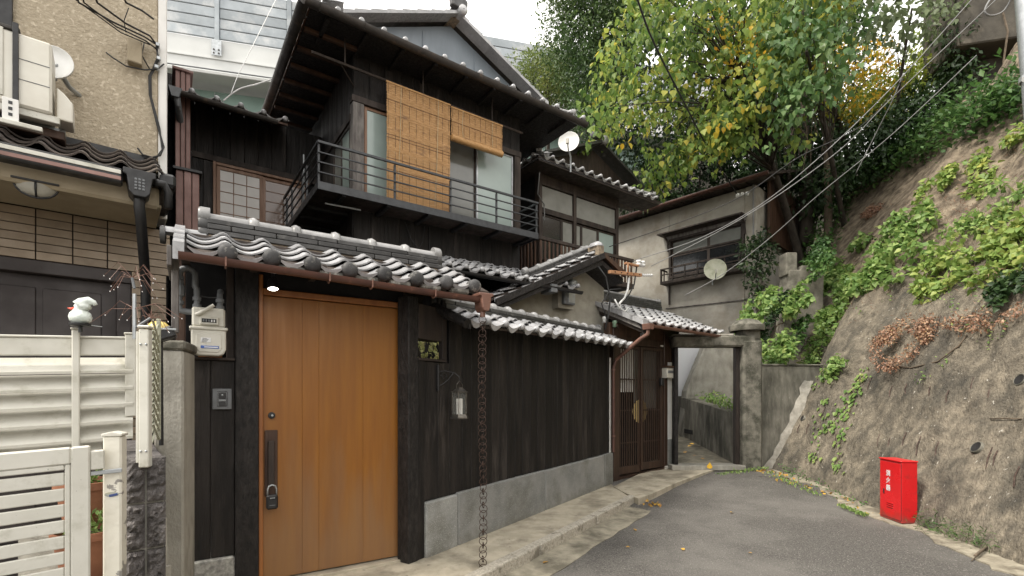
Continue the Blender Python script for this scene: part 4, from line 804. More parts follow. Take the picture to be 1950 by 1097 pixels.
def electric_meter():
    t = thing('electric_meter', 'grey electricity meter box on the cream gabled wall', 'meter', WING, (-.52,.24,3.13))
    bx('back_board', CREAMW, t, -.17, .17, .03, .17, -.30, .24); bx('case', GREYPIPE, t, -.10, .13, -.05, .03, -.24, .02, .01); bx('cover', STEEL, t, -.02, .12, -.056, -.048, -.21, -.05, .004)
    MB().lathe([(.001,-.13),(.055,-.12),(.06,-.08),(.06,.03)], 14, (.05,0,.10), 'y').build('glass_dome', mat('meter glass', (.40,.42,.40), None, rough=.12, bump=0), t, smooth=True); bx('mount', GREYPIPE, t, -.08, .13, -.01, .03, .02, .20, .01)
    b2 = tag(bx('junction_box', CREAMW, None, -.05, .05, -.05, .05, -.08, .08, .01), 'small cream junction box beside the electricity meter', 'box'); in_frame(b2, WING, -.80, .35, 3.19)
electric_meter()
def service_arm():
    t = thing('service_bracket', 'orange rusty steel arm with white insulators on the gable', 'bracket', WING, (.08,-.10,3.36), rz=0)
    p0 = Vector((0,0,0)); M = MAIN
    arm = bx('arm', ORANGEM, t, .0, .78, -.03, .03, .05, .10, .004)
    arm.rotation_euler = (0,-R(4),0)
    for k in range(5): bx('bolt_hole', DARK, arm, .10+.15*k, .125+.15*k, -.034, -.030, .066, .084, .001)
    bx('arm', ORANGEM, t, .38, .70, -.03, .03, .26, .29, .004); MB().tube([(.42,-.02,.13),(.40,-.04,.2),(.42,-.02,.28)], .012, 6).build('loop', ORANGEM, t)
    for x in (.72,.82): MB().lathe([(.012,-.05),(.045,-.045),(.05,-.015),(.03,.0),(.05,.015),(.045,.045),(.012,.05)], 12, (x,0,.33)).build('insulator', CERAM, t, smooth=True)
    for k in range(5): MB().lathe([(.005,-.022),(.022,-.018),(.024,.0),(.022,.018),(.005,.022)], 10, (.84+.055*k,0,.14+.008*k), 'x').build('insulator', CERAM, t, smooth=True)
service_arm()
def porch_wires():
    t = thing('meter_cables', 'loose black and white cables drooping from the gable to the porch ridge', 'cable', WING, (0,0,0))
    for m, pts, r in ((CABLEB, [(-.12,-.05,3.50),(.02,-.08,3.35),(.10,-.1,3.0),(.05,-.1,2.7),(.0,-.08,2.5)], .014), (CERAM, [(.55,-.1,3.40),(.50,-.12,3.2),(.42,-.12,3.05),(.30,-.12,2.95),(.32,-.12,2.85)], .018),
                      (CABLEB, [(.75,-.1,3.62),(.66,-.12,3.3),(.45,-.12,3.0),(.25,-.12,2.9)], .012), (CABLEB, [(.05,-.1,2.62),(-.1,-.1,2.9),(.1,-.1,3.15),(.35,-.1,3.2)], .010), (CERAM, [(.18,-.12,3.0),(.26,-.14,2.88),(.4,-.14,2.82),(.52,-.12,2.9)], .014)):
        MB().tube(pts, r, 6).build('cable', m, t, smooth=True)
porch_wires()

# ================================================================== PORCH WITH LATTICE DOORS
def porch():
    t = thing('entrance_porch', 'tiled entrance porch with brown lattice sliding doors beside the stone portal', 'porch', PORCH)
    up = .075                                             # the ground climbs towards the right
    z0, z1 = .06, 2.30
    bx('door_post', LATT, t, -.03, .125, -.03, .12, -.02, 2.62, .006); bx('door_post', LATT, t, 1.385, 1.49, -.03, .12, .08, 2.62, .006)
    bx('lintel', LATT, t, .126, 1.384, -.02, .10, 2.31, 2.44); bx('lintel', BROWNW, t, -.10, 1.9, .0, .12, 2.441, 2.66)
    MB().prism([(.126,-.02),(1.384,.06),(1.384,.115),(.126,.045)], -.02, .12, 'y').build('door_sill', LATT, t)
    bx('wall_core', DARK, t, -.1, 1.85, .45, 1.6, 0, 2.9); bx('backlight_tone_glass', WHITEPL, t, .15, .66, .10, .11, 1.50, 2.25); bx('backlight_tone_glass', GREYGL, t, .70, 1.36, .12, .13, 1.2, 2.25); bx('interior_floor', DARK, t, .1, 1.4, .12, .5, .0, .04)  # pale glass colour stands in for light coming from behind the lattice
    for (a, b, y) in ((.128,.775,.03),(.745,1.383,.0)):
        lf = MB(); zb = .06+.06*(a+b)/2
        lf.cbox(a,a+.055,y,y+.028,zb,z1,.003); lf.cbox(b-.055,b,y,y+.028,zb,z1,.003); lf.cbox(a+.055,b-.055,y,y+.028,zb,zb+.13,.003); lf.cbox(a+.055,b-.055,y,y+.028,z1-.05,z1,.003)
        o = lf.build('door', LATT, t); n = 9
        for k in range(n): x = a+.055+(b-a-.11)*(k+.5)/n; bx('lattice_slat', LATT, o, x-.011, x+.011, y-.002, y+.010, zb+.13, z1-.05, .002)
        for z in (1.72, 1.18, .62): bx('lattice_rail', LATT, o, a+.055, b-.055, y+.012, y+.024, z-.012, z+.012, .002)
    # round pale rattan ornament split between the leaves
    GOLD = mat('old gold disc', (.36,.27,.11), (.26,.19,.08), scale=14, rough=.6, bump=.3, bscale=40)
    dc = MB().lathe([(.001,-.004),(.20,-.004),(.21,.0),(.20,.012),(.001,.012)], 28, (.76,.038,1.16), 'y').build('door_disc', GOLD, t, smooth=True, auto=40)
    sg = bx('number_plate', WHITEPL, t, 1.28, 1.36, -.028, -.021, 2.335, 2.36, .001)
    # plaster panels on stone feet
    bx('plaster_panel', WHITEPL, t, 1.50, 1.80, .0, .10, .62, 2.06); bx('base_stone', GRANITE, t, 1.49, 1.82, -.03, .12, .0, .62, .01); bx('post', BROWNW, t, 1.495, 1.62, -.02, .10, 2.061, 2.45); bx('post', DARKW, t, 1.80, 1.87, .0, .12, .1, 2.65)
    bx('post_base', CONC, t, 1.39, 1.49, -.06, .04, .05, .14, .02)
    # roof
    sl = R(23.7); ye, ze, yr, zr = -.62, 2.58, .63, 3.12
    rf = MB().prism([(ye,ze-.03),(ye,ze),(yr,zr),(1.9,2.6),(1.9,2.57),(yr,zr-.04)], .05, 2.32, 'x').build('roof', DARKW, t)
    tiles(rf, .226, .225, 10, 6, .07, ye-.02, ze+.01, sl, eave=.035, disc=.030, dmat=TILE, disc_dz=-.018, amp=.85)
    MB().prism([(ye-.03,ze-.12),(ye-.03,ze-.03),(yr,zr+.04),(yr,zr-.08)], .0, .045, 'x').build('barge_board', GREYPOST, rf)
    MB().prism([(ye,ze-.17),(ye,ze-.06),(yr,zr-.0),(yr,zr-.15)], .046, .16, 'x').build('soffit_board', DARKW, rf)
    for j in range(6):
        y0, q = ye+.205*j, ze+.09*j; MB().prism([(y0-.02,q-.03),(y0-.02,q+.06),(y0+.22,q+.15),(y0+.22,q+.08)], -.05, .10, 'x').build('verge_tile', TILE, rf)
    MB().tube([(.02,yr,zr-.01),(-.06,yr,zr-.01)], .075, 16).build('ridge_end', NOSHI, rf)
    ridge(t, .15, 2.1, yr, zr+.03, courses=4, w=.24, ch=.045, capr=.055, piece=.27, ends=(False,True), end_r=.06, collars=False)
    MB().prism([(-.62+.0,2.45),(-.5,2.62),(-.62,2.62)], -.02, .08, 'x').build('ridge_end', BLACKM, rf)
    gt = gutter(t, 'gutter', [(-.05,-.69,2.555),(2.42,-.69,2.535)], .045, COPPERL)
    MB().prism([(-.06,2.56),(.08,2.56),(.06,2.47),(-.04,2.47)], -.76, -.62, 'y').build('gutter_hopper', COPPERL, gt, bevel=.006)
    bx('door_lamp', STEEL, t, .42, .47, -.30, -.22, 2.42, 2.50, .01)
    for u, m in ((0,0),): pass
porch()
def downpipe():
    t = thing('copper_downpipe', 'brown copper drainpipe slanting from the porch hopper down the fence end', 'drainpipe')
    a = PORCH.P(.01,-.69,2.47); b = PORCH.P(.0,-.69,2.40); e = FENCE.P(4.40,-.10,2.02); g = FENCE.P(4.385,-.06,1.90); h = FENCE.P(4.385,-.06,.52)
    c = a.lerp(e, .25); c.z = 2.33; MB().tube([a,b,c,e], .030, 10).build('pipe', COPPERL, t, smooth=True, auto=50); MB().tube([e,e.lerp(g,.5)+Vector((0,0,-.0)),g,h], .026, 10).build('pipe', COPPER, t, smooth=True, auto=50)
    for z in (1.86,.78): MB().lathe([(.026,z-.012),(.034,z-.012),(.034,z+.012),(.026,z+.012)], 10, (g.x,g.y,0)).build('pipe_clip', COPPERL, t)
downpipe()
def insulators():
    for k, (px, py, m, lab) in enumerate(((1169,609,CERAM,'white porcelain knob insulator on the porch barge board'),(1187,615,mat('green porcelain', (.20,.30,.20), None, rough=.25, bump=0),'green porcelain knob insulator on the porch barge board'))):
        u, z = 0, 0; y = .14-.22*k; zz = 2.72-.095*k
        t = thing('knob_insulator', lab, 'insulator', PORCH, (-.06,y,zz)); MB().lathe([(.015,-.06),(.038,-.05),(.03,-.01),(.04,.01),(.04,.045),(.02,.055),(.001,.056)], 12).build('knob', m, t, smooth=True)
        MB().tube([(.06,.0,-.05),(.03,-.05,-.07),(-.01,-.06,-.045),(-.01,-.05,0)], .008, 6).build('hook', IRON, t)
insulators()
def mailbox():
    u, z = PORCH.uz(1273, 711, -.06); t = thing('mailbox', 'small cream mailbox on the post right of the lattice doors', 'mailbox', PORCH, (u,-.06,z))
    bx('case', PLASTICW, t, -.13, .13, -.06, .06, -.09, .10, .01); bx('flap', GREYPIPE, t, -.10, .10, -.067, -.058, .0, .05, .003); bx('roof', BROWNW, t, -.15, .15, -.09, .06, .101, .135, .006)
    u, z = PORCH.uz(1262, 722, -.06); o = tag(bx('door_intercom', BLACKM, None, -.04, .04, -.03, .03, -.07, .07, .01), 'small dark doorbell unit below the mailbox by the lattice doors', 'doorbell'); in_frame(o, PORCH, u-.02, -.05, z-.05)
mailbox()

# ================================================================== PORTAL, SIDE WALL, PASSAGE
PZ = .08
def portal():
    Y = 9.05; x0, x1 = 3.00, 4.14; t = thing('concrete_portal', 'dark pebbledash concrete portal with round-capped pillar and open doorway', 'gate', loc=(0,Y,PZ))
    zl = CAM_H+(CY-661)/FOC*Y-PZ; zt = CAM_H+(CY-640)/FOC*Y-PZ
    bx('lintel', CONCM, t, x0-.06, x1+.30, -.10, .22, zl, zt, .03); bx('lintel_coping', PATCH, t, x0-.06, x1-.1, -.05, .18, zt, zt+.03, .01)
    bx('jamb', BLACKP, t, x0-.02, x0+.05, .0, .16, -.2, zl, .01); bx('jamb', DARKW, t, x1-.02, x1+.05, .02, .16, -.1, zl, .01)
    c = MB(); c.cbox(x1+.05,x1+.40,-.12,.26,-.25,zt-.08,.035); c.build('pillar', CONCM, t, bevel=.02)
    bx('pillar', CONCM, t, x1+.10, x1+.42, -.02, .36, zt-.10, zt+.14, .03)
    MB().lathe([(.30,.0),(.31,.03),(.31,.10),(.27,.12),(.20,.19),(.10,.225),(.001,.23)], 20, (x1+.22,.12,zt+.10)).build('pillar_cap', CONCM, t, smooth=True, auto=40)
    MB().prism([(-.12,0),(.24,0),(.24,.09),(-.12,.09)], x0-.1, x1+.1, 'x').build('threshold', CONC, t, bevel=.012)
portal()
def side_wall():
    t = thing('retaining_wall', 'short stained concrete wall between the portal pillar and the slope', 'wall', loc=(4.54,9.10,PZ), rz=R(6))
    zt = CAM_H+(CY-693)/FOC*9.1-PZ
    bx('wall', CONCW, t, -.02, 1.25, .0, .22, -.3, zt-.035, .01); bx('coping', CONCM, t, -.03, 1.28, -.03, .26, zt-.034, zt, .012)
    # pale mortar seam smeared where the wall meets the slope
    m = MB(); n = 14; rr = random.Random(6)
    for i in range(n+1):
        q = i/n; z = -.12+1.75*q; x = .30+.62*q**.8+rr.uniform(-.025,.025); w = .26*(1-q)**1.8+.045+rr.uniform(-.03,.03)
        m.v += [(x-w,-.004,z), (x-w*.55,-.022+rr.uniform(-.006,.006),z+rr.uniform(-.02,.02)), (x,-.045,z), (x+.10,-.10,z)]
    for i in range(n):
        for k in range(3): m.f.append((i*4+k, i*4+k+1, (i+1)*4+k+1, (i+1)*4+k))
    m.build('mortar_seam', PATCH, t, smooth=True)
side_wall()
PIER = mat('lichen grey concrete', (.27,.25,.205), (.16,.148,.12), scale=6, rough=.95, bump=.7, bscale=50, c3=(.085,.08,.062), s3=2.4, t3=(.48,.66), detail=10)
def passage():
    t = thing('low_garden_wall', 'low damp streaked concrete wall seen through the portal', 'wall', loc=(4.20,9.35,.1), rz=R(89.3))
    MB().prism([(-.1,-.25),(3.25,-.25),(3.25,1.32),(.0,1.0),(-.1,1.0)], -.25, .0, 'y').build('wall', CONCW, t, bevel=.01)
    bx('drain_slot', DARK, t, 2.2, 2.9, .0, .012, .42, .52, .003)
    p = thing('pale_wall', 'pale smooth house wall at the far end of the portal passage', 'wall', loc=(4.9,12.85,0)); bx('wall', mat('pale render', (.78,.79,.80), (.72,.73,.74), scale=1, rough=.85, bump=.05), p, -1.7, .6, 0, .3, 0, 2.84)
    b = thing('concrete_buttress', 'streaked concrete buttress rising beyond the portal', 'buttress', loc=(4.26,12.1,1.0)); MB().prism([(-.1,-.6),(1.9,-.6),(1.9,1.9),(.62,1.9),(.50,1.70),(.02,.55)], 0, .35, 'y').build('buttress', CONC, b, bevel=.02)
    c = thing('concrete_pier', 'pale leaning concrete pier on the slope below the grey house', 'pier', loc=(6.35,11.3,2.7)); MB().prism([(-.25,-1.2),(.75,-1.2),(.80,1.55),(.62,1.72),(.28,1.72),(.26,1.62),(-.0,1.62)], 0, .4, 'y').build('pier', PIER, c, bevel=.03); bx('pier_post', PIER, c, -.06, .20, .02, .36, 1.5, 2.02, .02)
passage()

# ================================================================== NEXT HOUSE (dark timber, behind)
def next_house():
    t = thing('dark_house', 'older dark timber house with grey plaster panels behind the balcony house', 'house', NEXT)
    bx('wall_core', DARK, t, .02, 2.36, .12, 4, 0, 5.95); bx('wall_core', GREYPL, t, -1.6, .0, 1.2, 1.4, 3, 5.9)
    for a, b in ((.05,.93),(.99,2.28)): bx('plaster_panel', GREYPL, t, a, b, .05, .1, 5.28, 5.72)
    for u in (-.04,.93,2.28): bx('post', DARKW, t, u, u+.08, .0, .14, 3.5, 5.95)
    bx('beam', DARKW, t, .045, 2.28, .01, .13, 5.16, 5.27); bx('beam', DARKW, t, .045, 2.28, .01, .13, 5.73, 5.95)
    for a, b, g in ((.06,.62,DARKGL),(.62,1.20,GREYPL),(1.20,1.72,GREYPL),(1.72,2.27,FROST)): sash(t, 'window_sash', DARKW, g, a, b, .05, 4.22, 5.15, .035)
    sl = R(24); E = 6.0; k = math.tan(sl)
    rf = MB().add([(-.42,-.42,E-.02),(3.35,-.42,E-.02),(3.35,-.42,E+.02),(-.42,-.42,E+.02),(1.4,1.4,E+.02+1.82*k),(3.0,1.4,E+.02+1.82*k)], [(0,1,2,3),(3,2,5,4),(0,3,4),(0,4,5,1)]).build('roof', DARKW, t)
    tiles(rf, .27, .23, 13, 2, -.30, -.44, E+.03, sl, eave=.04, disc=.036, dmat=TILE, disc_dz=-.015)
    lf = MB().add([(-2.5,-.42,E-.02),(.42,-.42,E-.02),(.42,-.42,E+.02),(-2.5,-.42,E+.02),(-1.4,1.4,E+.8),(-2.5,1.4,E+.8)], [(0,1,2,3),(3,2,4,5),(0,5,4,1)]).build('roof', DARKW, t, rot=(0,0,R(-90)))
    tiles(lf, .27, .23, 9, 2, -2.1, -.44, E+.03, sl, eave=.04, disc=.036, dmat=TILE, disc_dz=-.015)
    bx('soffit_board', DARKW, t, -.40, 3.33, -.40, .1, E-.06, E-.025); bx('soffit_board', DARKW, t, -.40, .1, .11, 2.5, E-.06, E-.025)
    A = (2.57,7.56); Lf = (.9,6.86); Rf = (4.1,6.9); G0 = 1.0
    gb = MB().prism([(Lf[0],6.4),(Rf[0],6.4),Rf,A,Lf], G0, G0+.1, 'y').build('gable', DARKW, t)
    MB().add([(Lf[0]-.15,G0-.3,Lf[1]),(A[0],G0-.3,A[1]+.08),(Rf[0]+.15,G0-.3,Rf[1]),(Lf[0]-.15,4,Lf[1]),(A[0],4,A[1]+.08),(Rf[0]+.15,4,Rf[1]),(Lf[0]-.15,G0-.3,Lf[1]+.06),(A[0],G0-.3,A[1]+.15),(Rf[0]+.15,G0-.3,Rf[1]+.06),(Lf[0]-.15,4,Lf[1]+.06),(A[0],4,A[1]+.15),(Rf[0]+.15,4,Rf[1]+.06)],
             [(0,1,7,6),(1,2,8,7),(0,3,4,1),(1,4,5,2),(6,7,10,9),(7,8,11,10)]).build('roof', NOSHI, t)
    MB().lathe([(.01,-.06),(.10,-.05),(.11,.0),(.10,.3)], 12, (A[0]+.08,G0-.3,A[1]+.16), 'y').build('ridge_end', TILE, t, smooth=True); MB().lathe([(.01,-.05),(.11,-.04),(.12,.0),(.11,.2)], 12, (A[0]-.12,G0-.3,A[1]+.27), 'y').build('ridge_end', NOSHI, t, smooth=True)
    ridge(t, 0, 1.5, 0, 0, courses=1, w=.18, capr=.06, loc=(-.30,-.30,E+.13), rot=(0,-R(18),R(45)), ends=(True,False)); ridge(t, 0, .7, 0, 0, courses=1, w=.18, capr=.06, loc=(3.2,-.30,E+.13), rot=(0,-R(18),R(135)), ends=(True,False))
    # lower slatted balcony
    b = bx('balcony', DARKW, t, -.95, 1.60, -1.06, -.02, 3.62, 3.72)
    bx('handrail', DARKW, b, -.95, 1.60, -1.06, -1.0, 4.17, 4.23); bx('handrail', DARKW, b, -.95, -.89, -.99, 0, 4.17, 4.23)
    for i in range(26): bx('baluster', BROWNW, b, -.90+.097*i, -.855+.097*i, -1.045, -1.02, 3.73, 4.17)
    for i in range(9): bx('baluster', BROWNW, b, -.935, -.91, -.95+.1*i, -.905+.1*i, 3.73, 4.17)
    MB().tube([(-.33,-.35,5.75),(-.25,-.2,5.4),(.0,-.1,5.28),(.06,-.03,5.3),(.08,-.02,5.0)], .012, 5).build('cable', CABLEG, t)
next_house()
def dish(name, label, c, r, face, m, mast):
    """offset dish facing direction `face`, with a feed arm and a mast given by points"""
    t = thing(name, label, 'satellite dish', loc=c); q = Vector(face).to_track_quat('Z','Y').to_euler()
    MB().lathe([(.001,-.16*r),(r*.5,-.12*r),(r*.8,-.05*r),(r*.97,.01),(r,.012),(r*.985,-.005),(r*.8,-.09*r),(r*.5,-.16*r),(.001,-.2*r)], 28).build('reflector', m, t, rot=q, smooth=True)
    f = Vector(face).normalized(); MB().tube([f*(-.05)+Vector((0,0,-.75*r)), f*.25*r+Vector((0,0,-1.0*r)), f*.85*r+Vector((0,0,-.45*r))], .012, 6).build('feed_arm', GREYPIPE, t)
    MB().lathe([(.001,.05),(.03,.04),(.03,-.05),(.001,-.06)], 10, tuple(f*.85*r+Vector((0,0,-.45*r)))).build('feed_horn', PLASTICW, t)
    MB().tube([Vector(p) for p in mast], .018, 8).build('mast', STEEL, t, smooth=True, auto=50)
p = at(1083,270,9.6); dish('satellite_dish', 'white satellite dish on the tiled roof of the dark house', p, .205, (-.25,-1,.12), DISHW, [(0,.05,0),(.02,.12,-.12),(.06,.2,-.2),(.06,.2,-.50)])
p = at(1362,513,13.25); dish('satellite_dish', 'mossy cream satellite dish under the grey house window', p, .29, (-.3,-1,.12), DISHM, [(0,.05,0),(.05,.18,-.1),(.05,.3,-.1),(.05,.3,-.35)])

# ================================================================== GREY HOUSE
def grey_house():
    t = thing('stucco_house', 'grey brown stucco house with railed window beneath the trees', 'house', GREY)
    w0, w1, zb, zt = -2.50, -.30, 4.92, 6.10
    bx('wall', STUCCOG, t, -5.4, w0, 0, 3.0, 1.5, 7.0, .02); bx('wall', STUCCOG, t, w1, 0, 0, 3.4, 1.5, 7.0, .02)
    bx('wall', STUCCOG, t, w0+.001, w1-.001, .003, 3.0, 1.5, zb, .01); bx('wall', STUCCOG, t, w0+.001, w1-.001, .003, 3.0, zt, 6.99, .01); bx('wall_core', DARK, t, w0, w1, .3, 2.9, zb, zt)
    f = MB(); f.cbox(w0,w0+.07,-.05,.12,zb,zt,.004); f.cbox(w1-.07,w1,-.05,.12,zb,zt,.004); f.cbox(w0+.07,w1-.07,-.05,.12,zt-.07,zt,.004); f.cbox(w0+.07,w1-.07,-.05,.12,zb,zb+.07,.004)
    wf = f.build('window_frame', DARKW, t); mid = (w0+w1)/2+.1
    for a, b in ((w0+.07,mid),(mid,w1-.07)):
        sash(t, 'window_sash', DARKW, GREYGL, a, b, .02, 5.62, zt-.07, .04); sash(t, 'window_sash', DARKW, DARKGL, a, b, .02, zb+.07, 5.60, .04, mh=1)  # grey upper panes carry the sky reflection in their base colour
    h = bx('window_hood', DARKW, t, w0-.2, w1+.08, -.38, .0, zt+.10, zt+.14); h.rotation_euler = (R(-0),0,0)
    bx('window_hood', GREYPOST, t, w0-.1, w1+.05, -.05, -.01, zt+.0, zt+.10)
    for u in (w0-.02, w1+.02): MB().tube([(u,-.02,zt-.35),(u,-.06,zt-.05),(u,-.33,zt+.09)], .03, 6).build('hood_bracket', DARKW, t)
    r = bx('window_rail', DARKW, t, w0-.10, w1+.05, -.36, .0, 4.72, 4.80); bx('handrail', DARKW, r, w0-.10, w1+.05, -.36, -.32, 5.14, 5.18); bx('rail_bar', DARKW, r, w0-.10, w1+.05, -.355, -.325, 4.98, 5.01)
    for i in range(7): bx('baluster', DARKW, r, w0-.10+.38*i, w0-.065+.38*i, -.355, -.325, 4.80, 5.14)
    for y in (-.3,-.15): bx('baluster', DARKW, r, w0-.10, w0-.07, y-.015, y+.015, 4.80, 5.14)
    bx('handrail', DARKW, r, w0-.10, w0-.06, -.32, .0, 5.14, 5.18); MB().tube([(w0+.02,-.03,4.72),(w0+.02,-.03,4.15)], .03, 6).build('rail_bracket', DARKW, r)
    rf = MB().prism([(-.42,6.98),(-.42,7.05),(3.8,8.5),(3.8,8.42)], -5.7, .45, 'x').build('roof', DARKW, t); bx('fascia', COPPER, t, -5.7, .46, -.46, -.425, 6.97, 7.08)
    for i in range(20): bx('eave_tile', TILEBR, rf, -5.68+.305*i, -5.39+.305*i, -.44, .2, 7.06, 7.10, .01)
    gutter(t, 'gutter', [(-5.7,-.50,7.02),(.48,-.50,7.02)], .05, COPPER)
    MB().tube([(-.06,-.03,7.0),(-.06,-.03,5.5)], .022, 8).build('conduit', CABLEG, t); MB().tube([(-2.6,-.02,4.05),(-.02,-.02,3.98)], .018, 6).build('conduit', GREYPOST, t)
    bx('end_cap', BROWNW, t, .1, .16, .5, 3.5, 5.6, 7.3); 
grey_house()
# ================================================================== LEFT HOUSE
def left_house():
    t = thing('stucco_building', 'tan sprayed-stucco building with tiled awning over a dark garage door', 'building', LEFT)
    bx('wall', STUCCO, t, -4.0, .235, .0, .3, 3.40, 8.0, .01); bx('corner_trim', WHITEPL, t, .236, .30, -.01, .3, 3.0, 8.0, .01)
    bx('wall_core', DARK, t, -4.0, .28, .31, 4, 0, 7.9)
    # awning: soffit, beam, tiles, gutter
    bx('soffit', TANTRIM, t, -4.0, .22, -.60, .0, 2.905, 2.93); bx('beam', TANTRIM, t, -4.0, .20, -.72, -.60, 2.86, 3.03, .02); bx('beam', TANTRIM, t, -4.0, .19, -.70, -.66, 3.031, 3.06)
    sl = R(27.5); rf = MB().prism([(-.76,3.03),(-.76,3.06),(.0,3.46),(.0,3.40)], -4.0, .20, 'x').build('roof', DARKW, t)
    tiles(rf, .215, .22, 10, 4, -1.93, -.78, 3.075, sl, eave=None, disc=None, material=TILEBR); bx('flashing', BLACKM, t, -4, .22, -.03, -.002, 3.40, 3.51)
    gt = MB(); gt.cbox(-4,-.02,-.88,-.78,2.945,3.05,.012); g = gt.build('gutter', BLACKM, t); bx('gutter_strip', WHITEM, g, -4, -.03, -.887, -.881, 3.005, 3.032, .002); bx('gutter_strip', CLAD, g, -4, -.03, -.886, -.881, 2.962, 2.988, .002)
    hp = MB().prism([(-.02,3.06),(.17,3.06),(.17,3.02),(.15,3.01),(.135,2.90),(.11,2.87),(.04,2.87),(.015,2.90),(.0,3.01),(-.02,3.02)], -.90, -.74, 'y').build('gutter_hopper', BLACKM, t, bevel=.006)
    for i in range(3):
        for j in range(4): bx('hopper_stud', GREYPIPE, hp, .045+.022*i, .060+.022*i, -.906, -.899, 2.915+.022*j, 2.930+.022*j, .002)
    bx('awning_end', BLACKM, t, .20, .30, -.80, .0, 3.02, 3.12, .02); MB().tube([(.16,-.82,3.02),(.22,-.80,3.03),(.25,-.78,2.98),(.25,-.78,2.86)], .03, 8).build('awning_end', BLACKM, t, smooth=True)
    MB().tube([(.075,-.82,2.89),(.075,-.82,2.82),(.085,-.78,2.74),(.11,-.55,2.55),(.13,-.32,2.42),(.135,-.28,2.34),(.135,-.28,.2)], .036, 10).build('downpipe', BLACKM, t, smooth=True, auto=50)
    # tile band and garage door
    bx('tile_backing', GROUT, t, -4.0, .30, .004, .06, 2.50, 2.905); bx('tile_backing', GROUT, t, .05, .30, .004, .06, .0, 2.50)
    for r_ in range(6):
        for c in range(9): bx('wall_tile', TILEBAND, t, -1.62+.216*c+.003, -1.62+.216*(c+1)-.005, -.008, .004, 2.505+.066*r_, 2.505+.066*(r_+1)-.006, .002)
    for r_ in range(24):
        for c in range(2): bx('wall_tile', TILEBAND, t, .052+.122*c, .052+.122*(c+1)-.005, -.008, .004, .92+.066*r_, .92+.066*(r_+1)-.006, .002)
    bx('garage_lintel', GARAGE, t, -4, .049, .0, .12, 2.40, 2.499); gd = bx('garage_door', GARAGE, t, -4, -.05, .10, .13, .0, 2.40)
    bx('garage_jamb', GARAGE, t, -.05, .048, .02, .12, 0, 2.399)
    for u in (-1.15,-.72,-.32): bx('garage_panel', GARAGE, gd, u-.19, u+.17, .088, .10, .3, 2.30, .004)
    # windows and wiring
    bx('window_frame', BLACKM, t, -.80, -.665, -.04, .0, 4.15, 5.6); bx('pane', GREYGL, t, -1.6, -.80, -.02, .0, 4.15, 5.6)
left_house()
def air_conditioner():
    t = thing('air_conditioner', 'cream air conditioner unit on the wall above the tiled awning', 'air conditioner', LEFT, (-.55,-.42,3.415))
    bx('case', ACW, t, -.75, .14, -.14, .16, .02, .52, .015); bx('case_lid', mat('dark weather lid', (.05,.045,.04), None, rough=.7, bump=.1), t, -.77, -.02, -.15, .17, .521, .545)
    g = bx('grille', WHITEM, t, -.73, -.10, -.150, -.140, .06, .52, .005)
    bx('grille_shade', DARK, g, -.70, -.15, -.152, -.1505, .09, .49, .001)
    for k in range(22): bx('grille_bar', WHITEM, g, -.70+.026*k, -.688+.026*k, -.158, -.1525, .09, .49, .001)
    for z in (.12,.25,.38): bx('grille_bar', WHITEM, g, -.70, -.15, -.160, -.1525, z, z+.014, .001)
    for z in (.20,.34): bx('panel_seam', GREYPIPE, t, -.03, .13, -.143, -.139, z, z+.005, .001)
    bx('strap', BLACKM, t, -.055, -.025, -.165, -.145, -.06, .57, .003)
    MB().prism([(.16,.02),(.25,.02),(.25,.16),(.20,.22),(.16,.25)], -.08, .12, 'y').build('pipe_cover', ACW, t, bevel=.01)
    bx('foot_rail', WHITEM, t, -.70, .18, -.12, -.06, -.03, .019); bx('foot_rail', STEEL, t, -.70, .2, .08, .14, -.03, .019)
    bx('warning_label', WHITEPL, t, -.10, -.02, -.20, -.185, -.13, .03, .002)
    for z in (-.08,-.04,.0): bx('label_mark', BLACKM, t, -.07, -.05, -.204, -.200, z-.01, z+.01, .001)
    bx('bracket', WHITEM, t, -.75, .10, -.24, -.20, -.16, -.13); bx('bracket', BROWNW, t, -.70, .20, .0, .14, -.09, -.031)
air_conditioner()
p = LEFT.P(-.43,-.20,3.98); dish('satellite_dish', 'small white satellite dish behind the air conditioner', p, .13, (.45,-1,.1), DISHW, [(0,.02,0),(.0,.14,-.1),(-.02,.26,-.1)])
def soffit_lamp():
    u, z = LEFT.uz(71, 372, -.62); t = thing('soffit_lamp', 'dark rimmed half-round lamp under the awning of the tan building', 'lamp', LEFT, (u,-.66,2.885))
    s = lambda m: m
    a = MB().lathe([(.140,.0),(.132,-.05),(.105,-.085),(.06,-.105),(.001,-.112)], 20); a.v = [(x*1.1,y*.55,z) for x,y,z in a.v]; a.build('lamp_glass', mat('frosted lamp glass', (.42,.40,.34), None, rough=.3, bump=0), t, smooth=True)
    for pts in ([(.158*math.cos(q),-.02,-.118*math.sin(q)) for q in [math.pi*i/14 for i in range(15)]], [(0,-.085,0),(0,-.075,-.07),(0,-.02,-.115)]): MB().tube(pts, .009, 6).build('lamp_rim', BLACKM, t, smooth=True)
    bx('lamp_plate', BLACKM, t, -.165, .165, -.09, .08, -.004, .012)
soffit_lamp(); bpy.data.objects['soffit_lamp'].scale = (.72,.8,.8)
